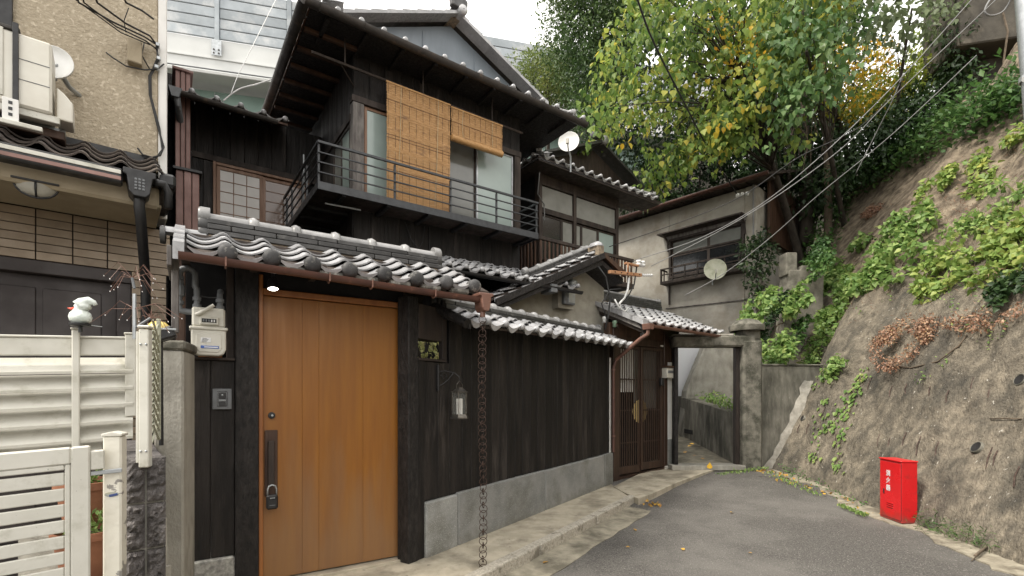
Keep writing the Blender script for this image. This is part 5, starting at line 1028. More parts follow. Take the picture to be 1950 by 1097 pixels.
def wall_box():
    u, z = LEFT.uz(265, 104, -.04); o = tag(bx('junction_box', TANTRIM, None, -.05, .05, -.04, .04, -.10, .10, .008), 'tan junction box under the cable bundle on the stucco wall', 'box'); in_frame(o, LEFT, u-.03, -.04, z)
    b = thing('cable_bundle', 'bundle of black cables along the tan stucco wall', 'cable', LEFT, (0,0,0)); f = lambda px, py, y=-.05: LEFT.uz(px, py, y)
    def run(pp, r, m=CABLEB):
        pts = []
        for px, py, y in pp: u, z = f(px, py, y); pts.append((u, y, z))
        MB().tube(pts, r, 6).build('cable', m, b, smooth=True)
    run([(128,-60,-.6),(150,5,-.45),(215,42,-.25),(275,70,-.1),(298,85,-.05)], .007); run([(140,-60,-.6),(160,5,-.45),(220,50,-.25),(278,78,-.1),(300,95,-.05)], .006); run([(165,-60,-.6),(185,5,-.4),(240,45,-.2),(285,68,-.08),(302,90,-.05)], .008)
    run([(215,-50,-.5),(240,5,-.3),(270,20,-.2),(292,36,-.05)], .008); run([(120,-70,-.6),(145,0,-.45),(230,62,-.25),(285,85,-.06)], .005)
    run([(299,85,-.05),(300,110,-.04),(290,135,-.03),(284,145,-.03),(285,180,-.03),(300,240,-.03),(312,280,-.04),(305,296,-.05),(290,300,-.06),(272,295,-.05),(262,282,-.04)], .008)
    run([(297,90,-.05),(303,112,-.04),(296,128,-.03),(287,145,-.03),(288,185,-.03),(304,245,-.03),(309,285,-.04),(296,303,-.05),(275,300,-.05)], .007)
    run([(202,100,-.02),(215,110,-.04),(240,126,-.05),(275,133,-.05),(300,132,-.04),(312,122,-.03)], .006); run([(245,15,-.2),(236,40,-.15),(240,62,-.1)], .004); run([(275,80,-.05),(270,105,-.06),(285,132,-.04)], .005)
    for px, py in ((300,86),(302,112),(298,128)): u, z = f(px, py); bx('clamp', STEEL, b, u-.015, u+.015, -.07, -.02, z-.015, z+.015, .004)
wall_box()

# ================================================================== FRONT YARD OF THE LEFT HOUSE
YARD = Frame((145-CX)/FOC*2.25, 2.25, 52)
def louvre_fence():
    t = thing('louvre_fence', 'white louvred metal fence panel below the dark garage', 'fence', YARD)
    zt = 1.708; uR = YARD.uz(253)[0]
    bx('top_board', WHITEM, t, -1.6, uR, -.012, .012, zt-.078, zt, .004); bx('top_lip', WHITEM, t, -1.6, uR, -.02, .02, zt+.0, zt+.010, .003)
    for k in range(6):
        z1 = zt-.085-.078*k; MB().prism([(.055,z1),(.060,z1-.004),(-.016,z1-.072),(-.034,z1-.078),(-.036,z1-.066)], -1.6, uR if k < 5 else .09, 'x').build('louvre', WHITEM, t)
    bx('fence_post', WHITEM, t, -.013, .015, -.045, -.013, zt-.50, zt+.035, .004); bx('post_cap', PLASTICW, t, -.017, .019, -.05, -.008, zt+.036, zt+.045, .003)
    bx('fence_post', WHITEM, t, uR-.03, uR+.012, -.03, .015, zt-.37, zt+.02, .004); bx('post_cap', PLASTICW, t, uR-.034, uR+.016, -.034, .019, zt+.021, zt+.029, .003); bx('fence_post', WHITEM, t, -1.2, -1.16, -.04, -.013, zt-.9, zt+.03, .004)
    bx('stand', WHITEM, t, -.015, .017, -.04, -.016, -.2, zt-.501, .004); bx('stand', WHITEM, t, -1.195, -1.165, -.038, -.015, -.3, zt-.91, .004)
louvre_fence()
def shear(t, k):
    for o in list(t.children):
        for v_ in o.data.vertices: v_.co.z += k*v_.co.x
shear(bpy.data.objects['louvre_fence'], .05)
def block_pier():
    fr = Frame((278-CX)/FOC*2.14, 2.14, 51); t = thing('block_pier', 'dark split-face concrete block wall end beside the cream gate post', 'wall', fr, (0,0,0))
    ztop = CAM_H-(872-CY)/FOC*2.14; rb = random.Random(4)
    bx('mortar', CONC, t, -.064, .066, .012, 1.1, -.1, ztop-.006, .004)
    nr = 7; h = .200
    for r_ in range(nr):
        z1 = ztop-h*r_; z0 = z1-h+.010
        for (a, b) in ((-.070,-.004),(.004,.070)):
            m = MB(); n = 6; g = [[(a+(b-a)*i/n, -.004-(rb.uniform(.004,.024) if 0 < i < n and 0 < j < 2*n else 0), z0+(z1-z0)*j/(2*n)) for i in range(n+1)] for j in range(2*n+1)]
            m.v = [p for row in g for p in row]; m.f = [(j*(n+1)+i, j*(n+1)+i+1, (j+1)*(n+1)+i+1, (j+1)*(n+1)+i) for j in range(2*n) for i in range(n)]
            bb = len(m.v); m.add([(a,.0,z0),(b,.0,z0),(b,.0,z1),(a,.0,z1),(a,.05,z0),(b,.05,z0),(b,.05,z1),(a,.05,z1)], [(0,1,5,4),(1,2,6,5),(2,3,7,6),(3,0,4,7)]); m.build('block', BLOCK, t)
    for k in range(5): bx('block', BLOCK, t, -.070, .070, .06+.21*k, .26+.21*k, ztop-.19, ztop, .012)
block_pier()
def end_post():
    o = thing('white_fence_post', 'tall white square post bolted to the block wall', 'post', loc=at(277,752,2.12)); o.rotation_euler = (0,0,R(16)); o.location.z = 1.16
    bx('post', WHITEM, o, -.019, .019, -.019, .019, -.02, CAM_H+(CY-628)/FOC*2.12-1.16, .004); bx('post_cap', PLASTICW, o, -.023, .023, -.023, .023, .575, .587, .004)
    for z in (.05,.505):
        for x in (-.010,.010): MB().lathe([(.001,-.026),(.004,-.024),(.005,-.018)], 8, (x,0,z), 'y').build('bolt', STEEL, o)
    bx('cable_duct', WHITEM, o, -.032, -.022, -.01, .012, .0, .56, .002)
end_post()
def lattice():
    o = thing('lattice_trellis', 'narrow strip of weathered plastic lattice behind the white post', 'trellis', loc=at(296,752,2.45)); o.location.z = 1.22; o.rotation_euler = (0,0,R(118))
    LG = mat('weathered lattice', (.40,.40,.31), (.30,.30,.23), scale=12, rough=.7, bump=.1)
    for k in range(11):
        for s in (-1,1): MB().tube([(-.09*s,.002*s,.05*k),(.09*s,.002*s,.05*k+.09)], .005, 5).build('lattice_strip', LG, o)
    bx('lattice_edge', LG, o, .09, .10, -.01, .01, 0, .62)
lattice()
def yard_gate():
    fr = Frame((172-CX)/FOC*1.78, 1.78, 52); t = thing('yard_gate', 'white slatted aluminium gate in the lower left corner', 'gate', fr)
    zt = CAM_H-(848-CY)/FOC*1.78
    f = MB(); f.cbox(-.052,0,-.015,.015,-.05,zt,.005); f.cbox(-1.2,-1.12,-.02,.02,-.05,zt,.005); f.cbox(-1.12,-.052,-.015,.015,zt-.060,zt,.005)
    fo = f.build('gate_frame', WHITEM, t); bx('inner_frame', WHITEM, t, -.068,-.053,-.012,.012,0,zt-.061,.003); bx('inner_frame', WHITEM, t, -1.119,-.069,-.012,.012,zt-.078,zt-.061,.003)
    for k in range(17): z1 = zt-.088-.0555*k; bx('slat', WHITEM, t, -1.118, -.069, -.006, .006, z1-.044, z1, .003)
    bx('latch', WHITEM, t, .0, .04, -.01, .02, zt-.09, zt-.02, .004); bx('latch', STEEL, t, .0, .09, -.004, .008, zt-.11, zt-.095, .002)
yard_gate(); shear(bpy.data.objects['yard_gate'], .05)
def gate_post():
    o = thing('cream_gate_post', 'peeling cream gate post with a small oval sticker', 'post', loc=at(219,752,1.86)); o.location.z = 0; o.rotation_euler = (0,0,R(20)); zt = CAM_H-(830-CY)/FOC*1.86
    bx('post', CREAMP, o, -.029, .029, -.029, .029, -.05, zt, .006); MB().prism([(-.032,zt),(.032,zt),(.032,zt+.010),(.0,zt+.018),(-.032,zt+.010)], -.032, .032, 'y').build('post_cap', PLASTICW, o, bevel=.003)
    s = MB().lathe([(.001,0),(.022,.0),(.023,.002)], 20, axis='y'); s.v = [(x,y,z*.42) for x,y,z in s.v]; ss = s.build('sticker', mat('silver sticker', (.45,.42,.28), (.25,.30,.35), scale=40, rough=.3, bump=0), o, loc=(0,-.0302,zt-.215))
    bx('sticker_print', mat('sticker blue', (.04,.07,.22), None, rough=.4, bump=0), ss, -.008, .018, -.002, -.0005, -.008, .001, .0003, rot=(0,-R(12),0))
gate_post()
def pillar():
    o = thing('concrete_pillar', 'plain grey concrete pillar with cap beside the gas meter niche', 'pillar', loc=at(327,752,3.12)); o.location.z = 0; o.rotation_euler = (0,0,R(22)); zt = CAM_H+(CY-668)/FOC*3.12
    bx('shaft', CONC, o, -.078, .078, -.07, .25, -.1, zt, .012); bx('cap', CONCM, o, -.092, .090, -.085, .27, zt, zt+.06, .012)
pillar()
def ornament():
    o = thing('snowman_ornament', 'small white snowman figure wrapped in plastic on the fence post', 'ornament', loc=at(153,621,2.21)); o.rotation_euler = (0,0,R(20)); o.scale = (.8,.8,.8)
    MB().lathe([(.001,.0),(.048,.0),(.05,.004),(.05,.014),(.001,.016)], 20).build('base', BLACKM, o, smooth=True, auto=40); MB().tube([(0,0,-.035),(0,0,0)], .010, 8).build('stem', BLACKM, o)
    b = MB().lathe([(.001,.014),(.035,.016),(.048,.03),(.052,.05),(.046,.07),(.034,.084),(.030,.09),(.036,.10),(.038,.112),(.030,.13),(.015,.14),(.001,.143)], 20); rr = random.Random(5)
    b.v = [(x+rr.uniform(-.0025,.0025)+(.012 if z > .095 else 0), y+rr.uniform(-.0025,.0025), z+rr.uniform(-.002,.002)) for x,y,z in b.v]; b.build('body', SNOWP, o, smooth=True)
    h = MB().tube([(.0,0,.108),(.018,0,.128),(.040,0,.142),(.062,0,.135),(.070,0,.122)], [.040,.036,.024,.014,.010], 14); h.v = [(x+rr.uniform(-.002,.002), y+rr.uniform(-.002,.002), z+rr.uniform(-.002,.002)) for x,y,z in h.v]; h.build('hat', SNOWP, o, smooth=True)
    MB().tube([(-.022,0,.098),(-.042,-.002,.094),(-.056,-.003,.098)], [.009,.007,.002], 8).build('nose', BEAK, o, smooth=True)
    MB().tube([(.04,0,.008),(.10,.0,.0)], .002, 4).build('clip', STEEL, o)
ornament()
def firework_light():
    o = thing('firework_light', 'garden light with thin drooping copper fibres above the fence', 'garden light', loc=at(256,625,2.3)); rf_ = random.Random(8); CW = mat('copper fibre', (.20,.10,.07), None, rough=.5, bump=0)
    MB().tube([(0,0,-.05),(0,0,.16)], .008, 6).build('stem', STEEL, o)
    for c, n, sp in (((-.01,0,.235),16,.17),((.0,0,.09),9,.26),((.06,.02,.05),9,.16)):
        MB().tube([(0,0,c[2]-.05),c], .006, 6).build('stem', GREYPIPE, o)
        for i in range(n):
            a = rf_.uniform(0,6.28); l = sp*rf_.uniform(.5,1); e = rf_.uniform(-.5,1.0) if sp < .2 else rf_.uniform(-.35,.35); d = Vector((math.cos(a)*.95, math.sin(a)*.6, 0))
            p1 = Vector(c)+d*l*.5+Vector((0,0,l*.45*e+.02)); p2 = Vector(c)+d*l+Vector((0,0,l*.5*e-.05)); f = MB().tube([c,p1,p2], .0010, 4).build('fibre', CW, o)
            MB().lathe([(.0005,-.003),(.0028,0),(.0005,.003)], 6, tuple(p2)).build('fibre_tip', WHITEP, f)
firework_light()
def solar_lamp():
    o = thing('solar_lamp', 'black solar lamp with yellow dome behind the white post', 'garden light', loc=at(306,640,2.7)); o.rotation_euler = (0,0,R(30))
    b = bx('body', BLACKM, o, -.07, .07, -.05, .05, -.03, .035, .01); b.rotation_euler = (0,-R(22),0); MB().lathe([(.058,.0),(.052,.024),(.032,.044),(.001,.052)], 18, (-.01,0,.03)).build('dome', YELLOWP, o, smooth=True); bx('visor', STEEL, o, -.075, .075, -.054, -.05, .03, .04, .002)
    MB().tube([(0,0,-.03),(0,.03,-.6)], .012, 6).build('stake', BLACKM, o)
solar_lamp()

# ================================================================== EXPRESSWAY VIADUCT BEHIND
VIA = Frame((450-CX)/FOC*22, 22, 76)
def viaduct():
    t = thing('expressway_viaduct', 'elevated expressway with grey noise panels and white girder behind the houses', 'viaduct', VIA)
    bx('girder', GIRDER, t, -14, 26, 0, .5, 15.65, 17.15, .02); bx('girder_flange', GIRDER, t, -14, 26, -.18, .6, 15.50, 15.645, .02); bx('girder_flange', GIRDER, t, -14, 26, -.06, 0, 16.25, 16.32)
    bx('under_girder', GREENG, t, -14, 26, 1.2, 1.6, 14.0, 15.495); bx('under_girder', GREENG, t, -14, 26, 1.0, 1.19, 14.55, 14.7); bx('under_girder', GIRDER, t, -14, 26, 1.0, 6, 13.7, 13.98)
    bx('deck', GIRDER, t, -14, 26, .5, 9, 17.0, 17.4); MB().tube([(-14,-.3,15.62),(26,-.3,15.62)], .03, 6).build('pipe', GREYPIPE, t); MB().tube([(-14,.9,14.2),(26,.9,14.2)], .08, 8).build('pipe', GREENG, t)
    n = 0
    for b in range(12):
        u0 = -9.6+2.95*b
        bx('barrier_post', PANELG, t, u0-.09, u0+.09, -.12, .12, 16.9, 19.5, .01); pl = bx('post_plate', STEEL, t, u0-.2, u0+.2, -.16, -.121, 16.35, 17.05, .03)
        for x in (-.1,.1):
            for z in (16.45,16.6): MB().lathe([(.001,-.20),(.035,-.19),(.04,-.16)], 8, (u0+x,0,z), 'y').build('bolt', DGUT, pl)
        for r_ in range(5): bx('noise_panel', PANELG, t, u0+.10, u0+2.85, -.05, .05, 17.17+.455*r_, 17.17+.455*(r_+1)-.03, .02); bx('panel_joint', DGUT, t, u0+.10, u0+2.85, -.02, .02, 17.17+.455*(r_+1)-.03, 17.17+.455*(r_+1)) if r_ < 4 else None
    for b in range(6): MB().tube([(-6+2.4*b,1.1,13.2),(-6+2.4*b,1.1,15.4)], .02, 5).build('hanger', STEEL, t)
    for u in (-12, 24): bx('column', GIRDER, t, u-.8, u+.8, 2, 4, -1, 13.7, .05)
viaduct()

# ================================================================== FIRE EXTINGUISHER BOX
def fire_box():
    t = thing('extinguisher_box', 'red metal fire extinguisher box standing at the foot of the slope', 'fire box', loc=(4.555,5.95,-.055), rz=R(-3))
    h = .725; bx('case', RED, t, .006, .185, -.185, .185, .0, h-.012, .006); bx('lid', RED, t, -.006, .192, -.190, .190, h-.011, h+.006, .005); bx('door_gap', DARK, t, .003, .0065, -.182, .164, .026, h-.026, .001); d = bx('door', RED, t, -.004, .005, -.178, .160, .03, h-.03, .003)
    for z in (.12,.57): MB().tube([(-.004,-.170,z),(-.004,-.170,z+.06)], .005, 6).build('hinge', RED, d)
    bx('latch', BLACKM, d, -.010, -.004, .085, .105, .30, .36, .003)
    for k in range(3): bx('vent', DARK, d, -.0065, -.0035, -.06, .045, .145+.024*k, .153+.024*k, .001); bx('vent_lip', RED, d, -.013, -.004, -.06, .045, .154+.024*k, .160+.024*k, .001)
    for k, ch in enumerate('消火器'):
        c = bpy.data.curves.new('lettering', 'FONT'); c.body = ch; c.size = .075; c.align_x = 'CENTER'; c.align_y = 'CENTER'; c.offset = .0016; c.extrude = .0004
        o = bpy.data.objects.new('lettering_curve', c); COL.objects.link(o); dg = bpy.context.evaluated_depsgraph_get(); me = bpy.data.meshes.new_from_object(o.evaluated_get(dg)); bpy.data.objects.remove(o)
        me.name = 'lettering'; me.materials.clear(); l = link('lettering', me, WHITEP, d, (-.0062,.02,.555-.088*k), (R(90),0,R(-90)))
fire_box()

# ================================================================== POLE AND OVERHEAD CABLES
def pole():
    t = thing('utility_pole', 'grey steel utility pole at the right edge of the picture', 'pole', loc=(6.55,6.0,3.0))
    MB().tube([(0.02,0,-.8),(-.33,0,3.5),(-.75,0,8)], [.10,.095,.085], 14).build('shaft', STEEL, t, smooth=True, auto=50)
    MB().tube([(-.24,-.06,2.30),(-.38,-.12,2.24),(-.46,-.14,2.20)], .035, 8).build('arm', CERAM, t, smooth=True, auto=50); MB().lathe([(.10,-.03),(.112,-.03),(.112,.03),(.10,.03)], 14, (-.24,0,2.3)).build('band', STEEL, t)
pole()
def cable(label, pts, r, m, name='overhead_cable'):
    P = [Vector(p) for p in pts]; out = []
    for i in range(len(P)-1):      # smooth through the points
        p0, p1, p2, p3 = P[max(i-1,0)], P[i], P[i+1], P[min(i+2,len(P)-1)]
        for k in range(8):
            q = k/8; out.append(.5*((2*p1)+(p2-p0)*q+(2*p0-5*p1+4*p2-p3)*q*q+(3*p1-p0-3*p2+p3)*q**3))
    out.append(P[-1]); o = MB().tube(out, r, 6).build(name, m, smooth=True); tag(o, label, 'cable'); return o
cable('upper pale cable from the orange arm up to the top right', [at(1205,497,9.0),at(1330,455,8.6),at(1445,392,8.2),at(1560,300,7.8),at(1700,165,7.3),at(1850,0,6.8),at(1960,-120,6.4)], .007, CABLEG)
cable('lower pale cable from the insulator string up to the top right', [at(1240,507,9.0),at(1370,440,8.6),at(1470,380,8.2),at(1600,285,7.8),at(1690,195,7.4),at(1790,100,7.0),at(1960,-60,6.4)], .007, CABLEG)
cable('thin dark cable crossing the stucco house to the slope trees', [at(1160,470,10.5),at(1290,425,10.2),at(1410,375,9.8),at(1520,300,9.2),at(1640,240,8.6),at(1720,150,8)], .008, CABLEB)
cable('thin cable from the mossy dish up past the ferns', [at(1305,562,10.5),at(1380,520,10.3),at(1470,450,10),at(1560,370,9.4),at(1700,255,8.6),at(1860,105,7.8)], .008, CABLEG)
cable('steep thin cable dropping behind the trees to the slope', [at(1630,330,10),at(1670,250,9.6),at(1700,190,9.2),at(1720,140,9)], .008, CABLEG)
cable('black cable running down through the leaves to the stucco house eave', [at(1205,-30,8.0),at(1240,70,8.8),at(1300,190,10.0),at(1350,285,11.2),at(1405,372,12.6)], .018, CABLEB)
cable('coiled pale cable loop at the top right corner', [at(1900,-20,6.8),at(1880,8,6.8),at(1876,24,6.8),at(1890,30,6.8),at(1912,20,6.8),at(1930,-10,6.7)], .012, CABLEG)
cable('white dead twig of wire over the left wing roof', [at(425,192,7.4),at(455,170,7.5),at(490,160,7.6),at(525,148,7.7)], .010, CERAM, 'roof_wire')
cable('thin white wire rising from the left wing roof', [at(440,178,7.4),at(455,140,7.6),at(490,70,8),at(530,-10,8.5)], .006, CERAM, 'roof_wire')
t = thing('cable_insulator', 'pair of white insulators on the stucco house eave', 'insulator', loc=at(1412,372,12.55))
for k in range(3): MB().lathe([(.01,-.04),(.05,-.03),(.055,0),(.05,.03),(.01,.04)], 10, (-.1+.12*k,0,.02*k), 'x').build('insulator', CERAM, t, smooth=True)
# ================================================================== VEGETATION
HEART = ([(0,0,0),(-.36,.14,.07),(-.44,.42,.09),(-.20,.80,.03),(0,1.12,-.06),(.20,.80,.03),(.44,.42,.09),(.36,.14,.07),(0,.45,-.02)], [(0,8,2,1),(8,4,3,2),(0,7,6,8),(8,6,5,4)])
OVAL = ([(0,0,0),(-.26,.45,.06),(0,1.0,-.04),(.26,.45,.06)], [(0,2,1),(0,3,2)])
BLADE = ([(-.05,0,0),(.05,0,0),(.035,.6,.05),(0,1.0,-.08),(-.035,.6,.05)], [(0,1,2,3,4)])
def unit(a): return a/np.maximum(np.linalg.norm(a, axis=1, keepdims=True), 1e-6)
def leaf_mesh(name, pos, tip, nrm, size, tpl, m):
    V, Fc = tpl; V = np.array(V); n = len(pos); k = len(V)
    y = unit(tip); x = unit(np.cross(y, nrm)); z = np.cross(x, y)
    w = (V[None,:,0,None]*x[:,None,:]+V[None,:,1,None]*y[:,None,:]+V[None,:,2,None]*z[:,None,:])*size[:,None,None]+pos[:,None,:]
    fl = [len(f) for f in Fc]; idx = np.array([i for f in Fc for i in f]); nl = len(idx)
    loops = (idx[None,:]+(np.arange(n)*k)[:,None]).ravel(); starts0 = np.cumsum([0]+fl[:-1]); starts = (starts0[None,:]+(np.arange(n)*nl)[:,None]).ravel()
    me = bpy.data.meshes.new(name); me.vertices.add(n*k); me.vertices.foreach_set('co', w.astype(np.float32).ravel()); me.loops.add(n*nl); me.loops.foreach_set('vertex_index', loops.astype(np.int32))
    me.polygons.add(n*len(fl)); me.polygons.foreach_set('loop_start', starts.astype(np.int32)); me.polygons.foreach_set('loop_total', np.tile(fl, n).astype(np.int32)); me.polygons.foreach_set('use_smooth', np.ones(n*len(fl), bool))
    me.update(calc_edges=True); me.materials.append(m); return me
def clump_leaves(clumps, droop=.6, out=.6, rnd=.5, up=.5):
    """clumps of (centre, radii, count): leaves through the volume, more near its skin"""
    P, T, Nn = [], [], []
    for c, r, n in clumps:
        d = unit(rng.normal(size=(n,3))); rad = (rng.random((n,1))**.45)*.75+.25; p = np.array(c)+d*rad*np.array(r); o = unit(d/np.array(r))
        t = np.array([0,0,-droop])+o*out+rng.normal(size=(n,3))*rnd; nn = o+np.array([0,-.25,up])+rng.normal(size=(n,3))*.4
        P.append(p); T.append(t); Nn.append(nn)
    return np.vstack(P), np.vstack(T), np.vstack(Nn)
_leafproto = {}
def leaf_parts(parent, pos, tip, nrm, size, tpl, m, origin):
    """single leaves as parts sharing one mesh"""
    key = (id(tpl), m.name)
    if key not in _leafproto: _leafproto[key] = leaf_mesh('leaf', np.zeros((1,3)), np.array([[0,1.,0]]), np.array([[0,0,1.]]), np.ones(1), tpl, m)
    me = _leafproto[key]; ys = unit(tip); xs_ = unit(np.cross(ys, nrm)); zs_ = np.cross(xs_, ys)
    for i in range(len(pos)):
        o = bpy.data.objects.new('leaf', me); COL.objects.link(o); o.parent = parent
        M = Matrix(((xs_[i][0],ys[i][0],zs_[i][0]),(xs_[i][1],ys[i][1],zs_[i][1]),(xs_[i][2],ys[i][2],zs_[i][2]))); o.rotation_euler = M.to_euler(); o.location = Vector(pos[i]); o.scale = (size[i],)*3
def limb(parent, pts, r0, r1, m=None, name='branch', n=7):
    P = [Vector(p) for p in pts]; out = []
    for i in range(len(P)-1):
        p0, p1, p2, p3 = P[max(i-1,0)], P[i], P[i+1], P[min(i+2,len(P)-1)]
        for k in range(5): q = k/5; out.append(.5*((2*p1)+(p2-p0)*q+(2*p0-5*p1+4*p2-p3)*q*q+(3*p1-p0-3*p2+p3)*q**3))
    out.append(P[-1]); rs = [r0+(r1-r0)*i/(len(out)-1) for i in range(len(out))]; return MB().tube(out, rs, n).build(name, m or BARK, parent, smooth=True)
def tree(name, label, base, clumps, size, tpl, m, parts=0, group='trees on the hill', trunk_r=.14, branch_every=4, bark=None, **kw):
    t = thing(name, label, 'tree', loc=base); B = Vector(base); cl = [(tuple(Vector(c)-B), r, n) for c, r, n in clumps]
    P, T, Nn = clump_leaves(cl, **kw); S = size*(rng.random(len(P))*.85+.5)
    if parts:
        wy = P[:,1]+rng.random(len(P))*1.2; o = np.argsort(wy); a, b = o[:parts], o[parts:]
        leaf_parts(t, P[a], T[a], Nn[a], S[a], tpl, m, B); P, T, Nn, S = P[b], T[b], Nn[b], S[b]
    link('crown', leaf_mesh('crown', P, T, Nn, S, tpl, m), None, t, kind='stuff')
    cs = [Vector(c) for c, _, _ in cl]; top = sum(cs, Vector())/len(cs); k1 = Vector((top.x*.25, top.y*.25, max(.5, top.z*.35)))
    limb(t, [(0,0,-.8), (0,0,.2), k1, k1.lerp(top,.5)+Vector((0,0,.2)), top], trunk_r, trunk_r*.35, bark, 'trunk', 9)
    for i, c in enumerate(cs):
        if i % branch_every: continue
        q = .25+.65*random.random(); s = k1.lerp(top, q); limb(t, [s, s.lerp(c,.5)+Vector((random.uniform(-.15,.15),random.uniform(-.15,.15),.22)), c], trunk_r*.16, trunk_r*.03, bark, 'branch', 5)
    return t
def in_poly(x, y, poly):
    c = False; j = len(poly)-1
    for i in range(len(poly)):
        (xi, yi), (xj, yj) = poly[i], poly[j]
        if (yi > y) != (yj > y) and x < (xj-xi)*(y-yi)/(yj-yi)+xi: c = not c
        j = i
    return c
def spread_pts(poly, n, seed, mind=0):
    r = random.Random(seed); xs_ = [p[0] for p in poly]; ys_ = [p[1] for p in poly]; out = []; tries = 0
    while len(out) < n and tries < n*60:
        tries += 1; x, y = r.uniform(min(xs_), max(xs_)), r.uniform(min(ys_), max(ys_))
        if in_poly(x, y, poly) and all((x-a)**2+(y-b)**2 > mind*mind for a, b in out): out.append((x, y))
    return out
rt = random.Random(21)
def crown(poly, n, seed, y0, y1, rad, count, mind=20, flat=.7):
    out = []
    for x, y in spread_pts(poly, n, seed, mind):
        Y = rt.uniform(y0, y1); q = rt.uniform(.7,1.25); out.append((tuple(at(x, y, Y)), (rad*q, rad*q, rad*q*flat), int(count*q)))
    return out
# big-leaved yellowing tree that overhangs the houses: drooping sprays of leaves
def sprays(poly, n, seed, y0, y1, count, mind=18, ln=.9):
    """each spray is a short drooping twig, its leaves hung in two rows"""
    out = []; r = random.Random(seed)
    for x, y in spread_pts(poly, n, seed, mind):
        p = at(x, y, r.uniform(y0, y1)); a = r.uniform(2.4, 4.4); d = Vector((math.cos(a), math.sin(a)*.7, -.35))
        for k in range(4):
            q = p+d*(ln*k/4)+Vector((0,0,-.05*k*k)); s_ = .30-.045*k; out.append((tuple(q), (s_, s_, s_*.5), max(4, int(count*1.55*(1-.15*k)/4))))
    return out
BIG = sprays([(1235,-60),(1165,90),(1150,215),(1175,255),(1225,245),(1255,205),(1335,250),(1395,245),(1445,180),(1500,140),(1560,140),(1600,60),(1660,-60)], 150, 3, 10.2, 12.8, 30, 18)
BIG += sprays([(1235,-60),(1165,90),(1150,215),(1175,255),(1225,245),(1255,205),(1335,250),(1395,245),(1445,180),(1500,140),(1560,140),(1600,60),(1660,-60)], 40, 93, 11.6, 13.4, 30, 26)
BIG += sprays([(1215,300),(1260,345),(1315,320),(1345,265),(1300,245),(1260,280)], 16, 4, 11.6, 12.6, 28, 12, .7)+sprays([(1330,240),(1400,260),(1440,235),(1480,200),(1420,180)], 12, 44, 10.6, 11.8, 26, 14, .7)
BIG += sprays([(1380,195),(1480,205),(1560,245),(1540,290),(1470,255),(1400,275)], 16, 45, 10.8, 12.4, 26, 14, .6)+sprays([(1440,-60),(1440,150),(1560,190),(1640,60),(1680,-60)], 40, 46, 10.6, 12.6, 28, 16, .8)
BIG += sprays([(1235,-160),(1650,-160),(1690,-70),(1210,-60)], 40, 5, 9.5, 12.5, 30, 24)
tree('broadleaf_tree', 'large tree with big yellowing heart-shaped leaves above the houses', (8.3,14.2,5.0), BIG, .125, HEART, L_BIG, parts=280, trunk_r=.15, branch_every=12, droop=.9, out=.45, rnd=.3)
BACK = crown([(1190,-80),(1190,250),(1560,260),(1700,230),(1650,-80)], 95, 41, 15.5, 17.5, .9, 150, 24)
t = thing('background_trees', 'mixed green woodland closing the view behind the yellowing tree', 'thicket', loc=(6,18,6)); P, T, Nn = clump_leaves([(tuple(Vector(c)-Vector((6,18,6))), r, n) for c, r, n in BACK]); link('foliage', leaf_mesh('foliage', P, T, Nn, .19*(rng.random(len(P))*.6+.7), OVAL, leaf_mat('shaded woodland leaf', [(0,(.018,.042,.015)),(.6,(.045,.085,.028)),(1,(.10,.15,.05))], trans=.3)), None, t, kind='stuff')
GRN = sprays([(1480,-40),(1465,110),(1470,200),(1560,225),(1620,150),(1660,20),(1640,-60)], 46, 6, 10.0, 11.4, 30, 18)
L_MID = leaf_mat('mid green heart leaf', [(0,(.06,.13,.045)),(.5,(.12,.22,.075)),(1,(.27,.36,.15))], trans=.4, rough=.35)
tree('broadleaf_tree', 'green heart-leaved tree right of the yellowing one', (9.2,13.6,5.6), GRN, .135, HEART, L_MID, trunk_r=.09, branch_every=8, droop=.9, out=.45, rnd=.3)
ORG = crown([(1600,80),(1575,190),(1590,245),(1660,228),(1720,198),(1735,150),(1690,100),(1650,60)], 22, 7, 12.5, 14, .40, 70, 20, .35)+crown([(1360,20),(1420,40),(1460,110),(1440,160),(1370,110)], 14, 17, 10.4, 12, .28, 26, 16, .5)
tree('maple_tree', 'orange and yellow autumn maple behind the green leaves', (10.6,15.0,7.0), ORG, .105, OVAL, L_ORANGE, trunk_r=.12, droop=.2, out=.7)
LIM = crown([(1570,215),(1700,225),(1770,150),(1810,70),(1790,40),(1740,130),(1660,165)], 44, 8, 13.0, 15, .50, 120, 14)
tree('sapling_tree', 'thin yellow-green sapling at the bright gap in the canopy', (11.6,15.6,7.2), LIM, .12, OVAL, leaf_mat('yellow green leaf', [(0,(.10,.17,.03)),(.5,(.26,.33,.055)),(1,(.52,.48,.07))], trans=.5), trunk_r=.08)
THIN = crown([(1650,-30),(1830,-30),(1800,40),(1720,90),(1660,60)], 22, 18, 10, 12, .42, 26, 22)
tree('thin_tree', 'sparse grey-green tree against the bright sky at upper right', (10.2,13.4,7.0), THIN, .13, HEART, leaf_mat('grey green leaf', [(0,(.07,.10,.05)),(1,(.22,.27,.14))], trans=.35), trunk_r=.06, branch_every=2)
DK2 = crown([(1600,330),(1640,250),(1720,200),(1800,150),(1820,120),(1850,200),(1740,270),(1650,330)], 46, 61, 12.2, 13.4, .55, 130, 16)+crown([(1815,20),(1840,20),(1850,170),(1810,160)], 8, 62, 11.6, 12.2, .4, 90, 14)
t = thing('ivy_thicket', 'dark ivy thicket between the maple and the hilltop wall', 'thicket', loc=(10.5,13,7.5)); P, T, Nn = clump_leaves([(tuple(Vector(c)-Vector((10.5,13,7.5))), r, n) for c, r, n in DK2]); link('foliage', leaf_mesh('foliage', P, T, Nn, .13*(rng.random(len(P))*.6+.7), OVAL, L_DARK), None, t, kind='stuff')
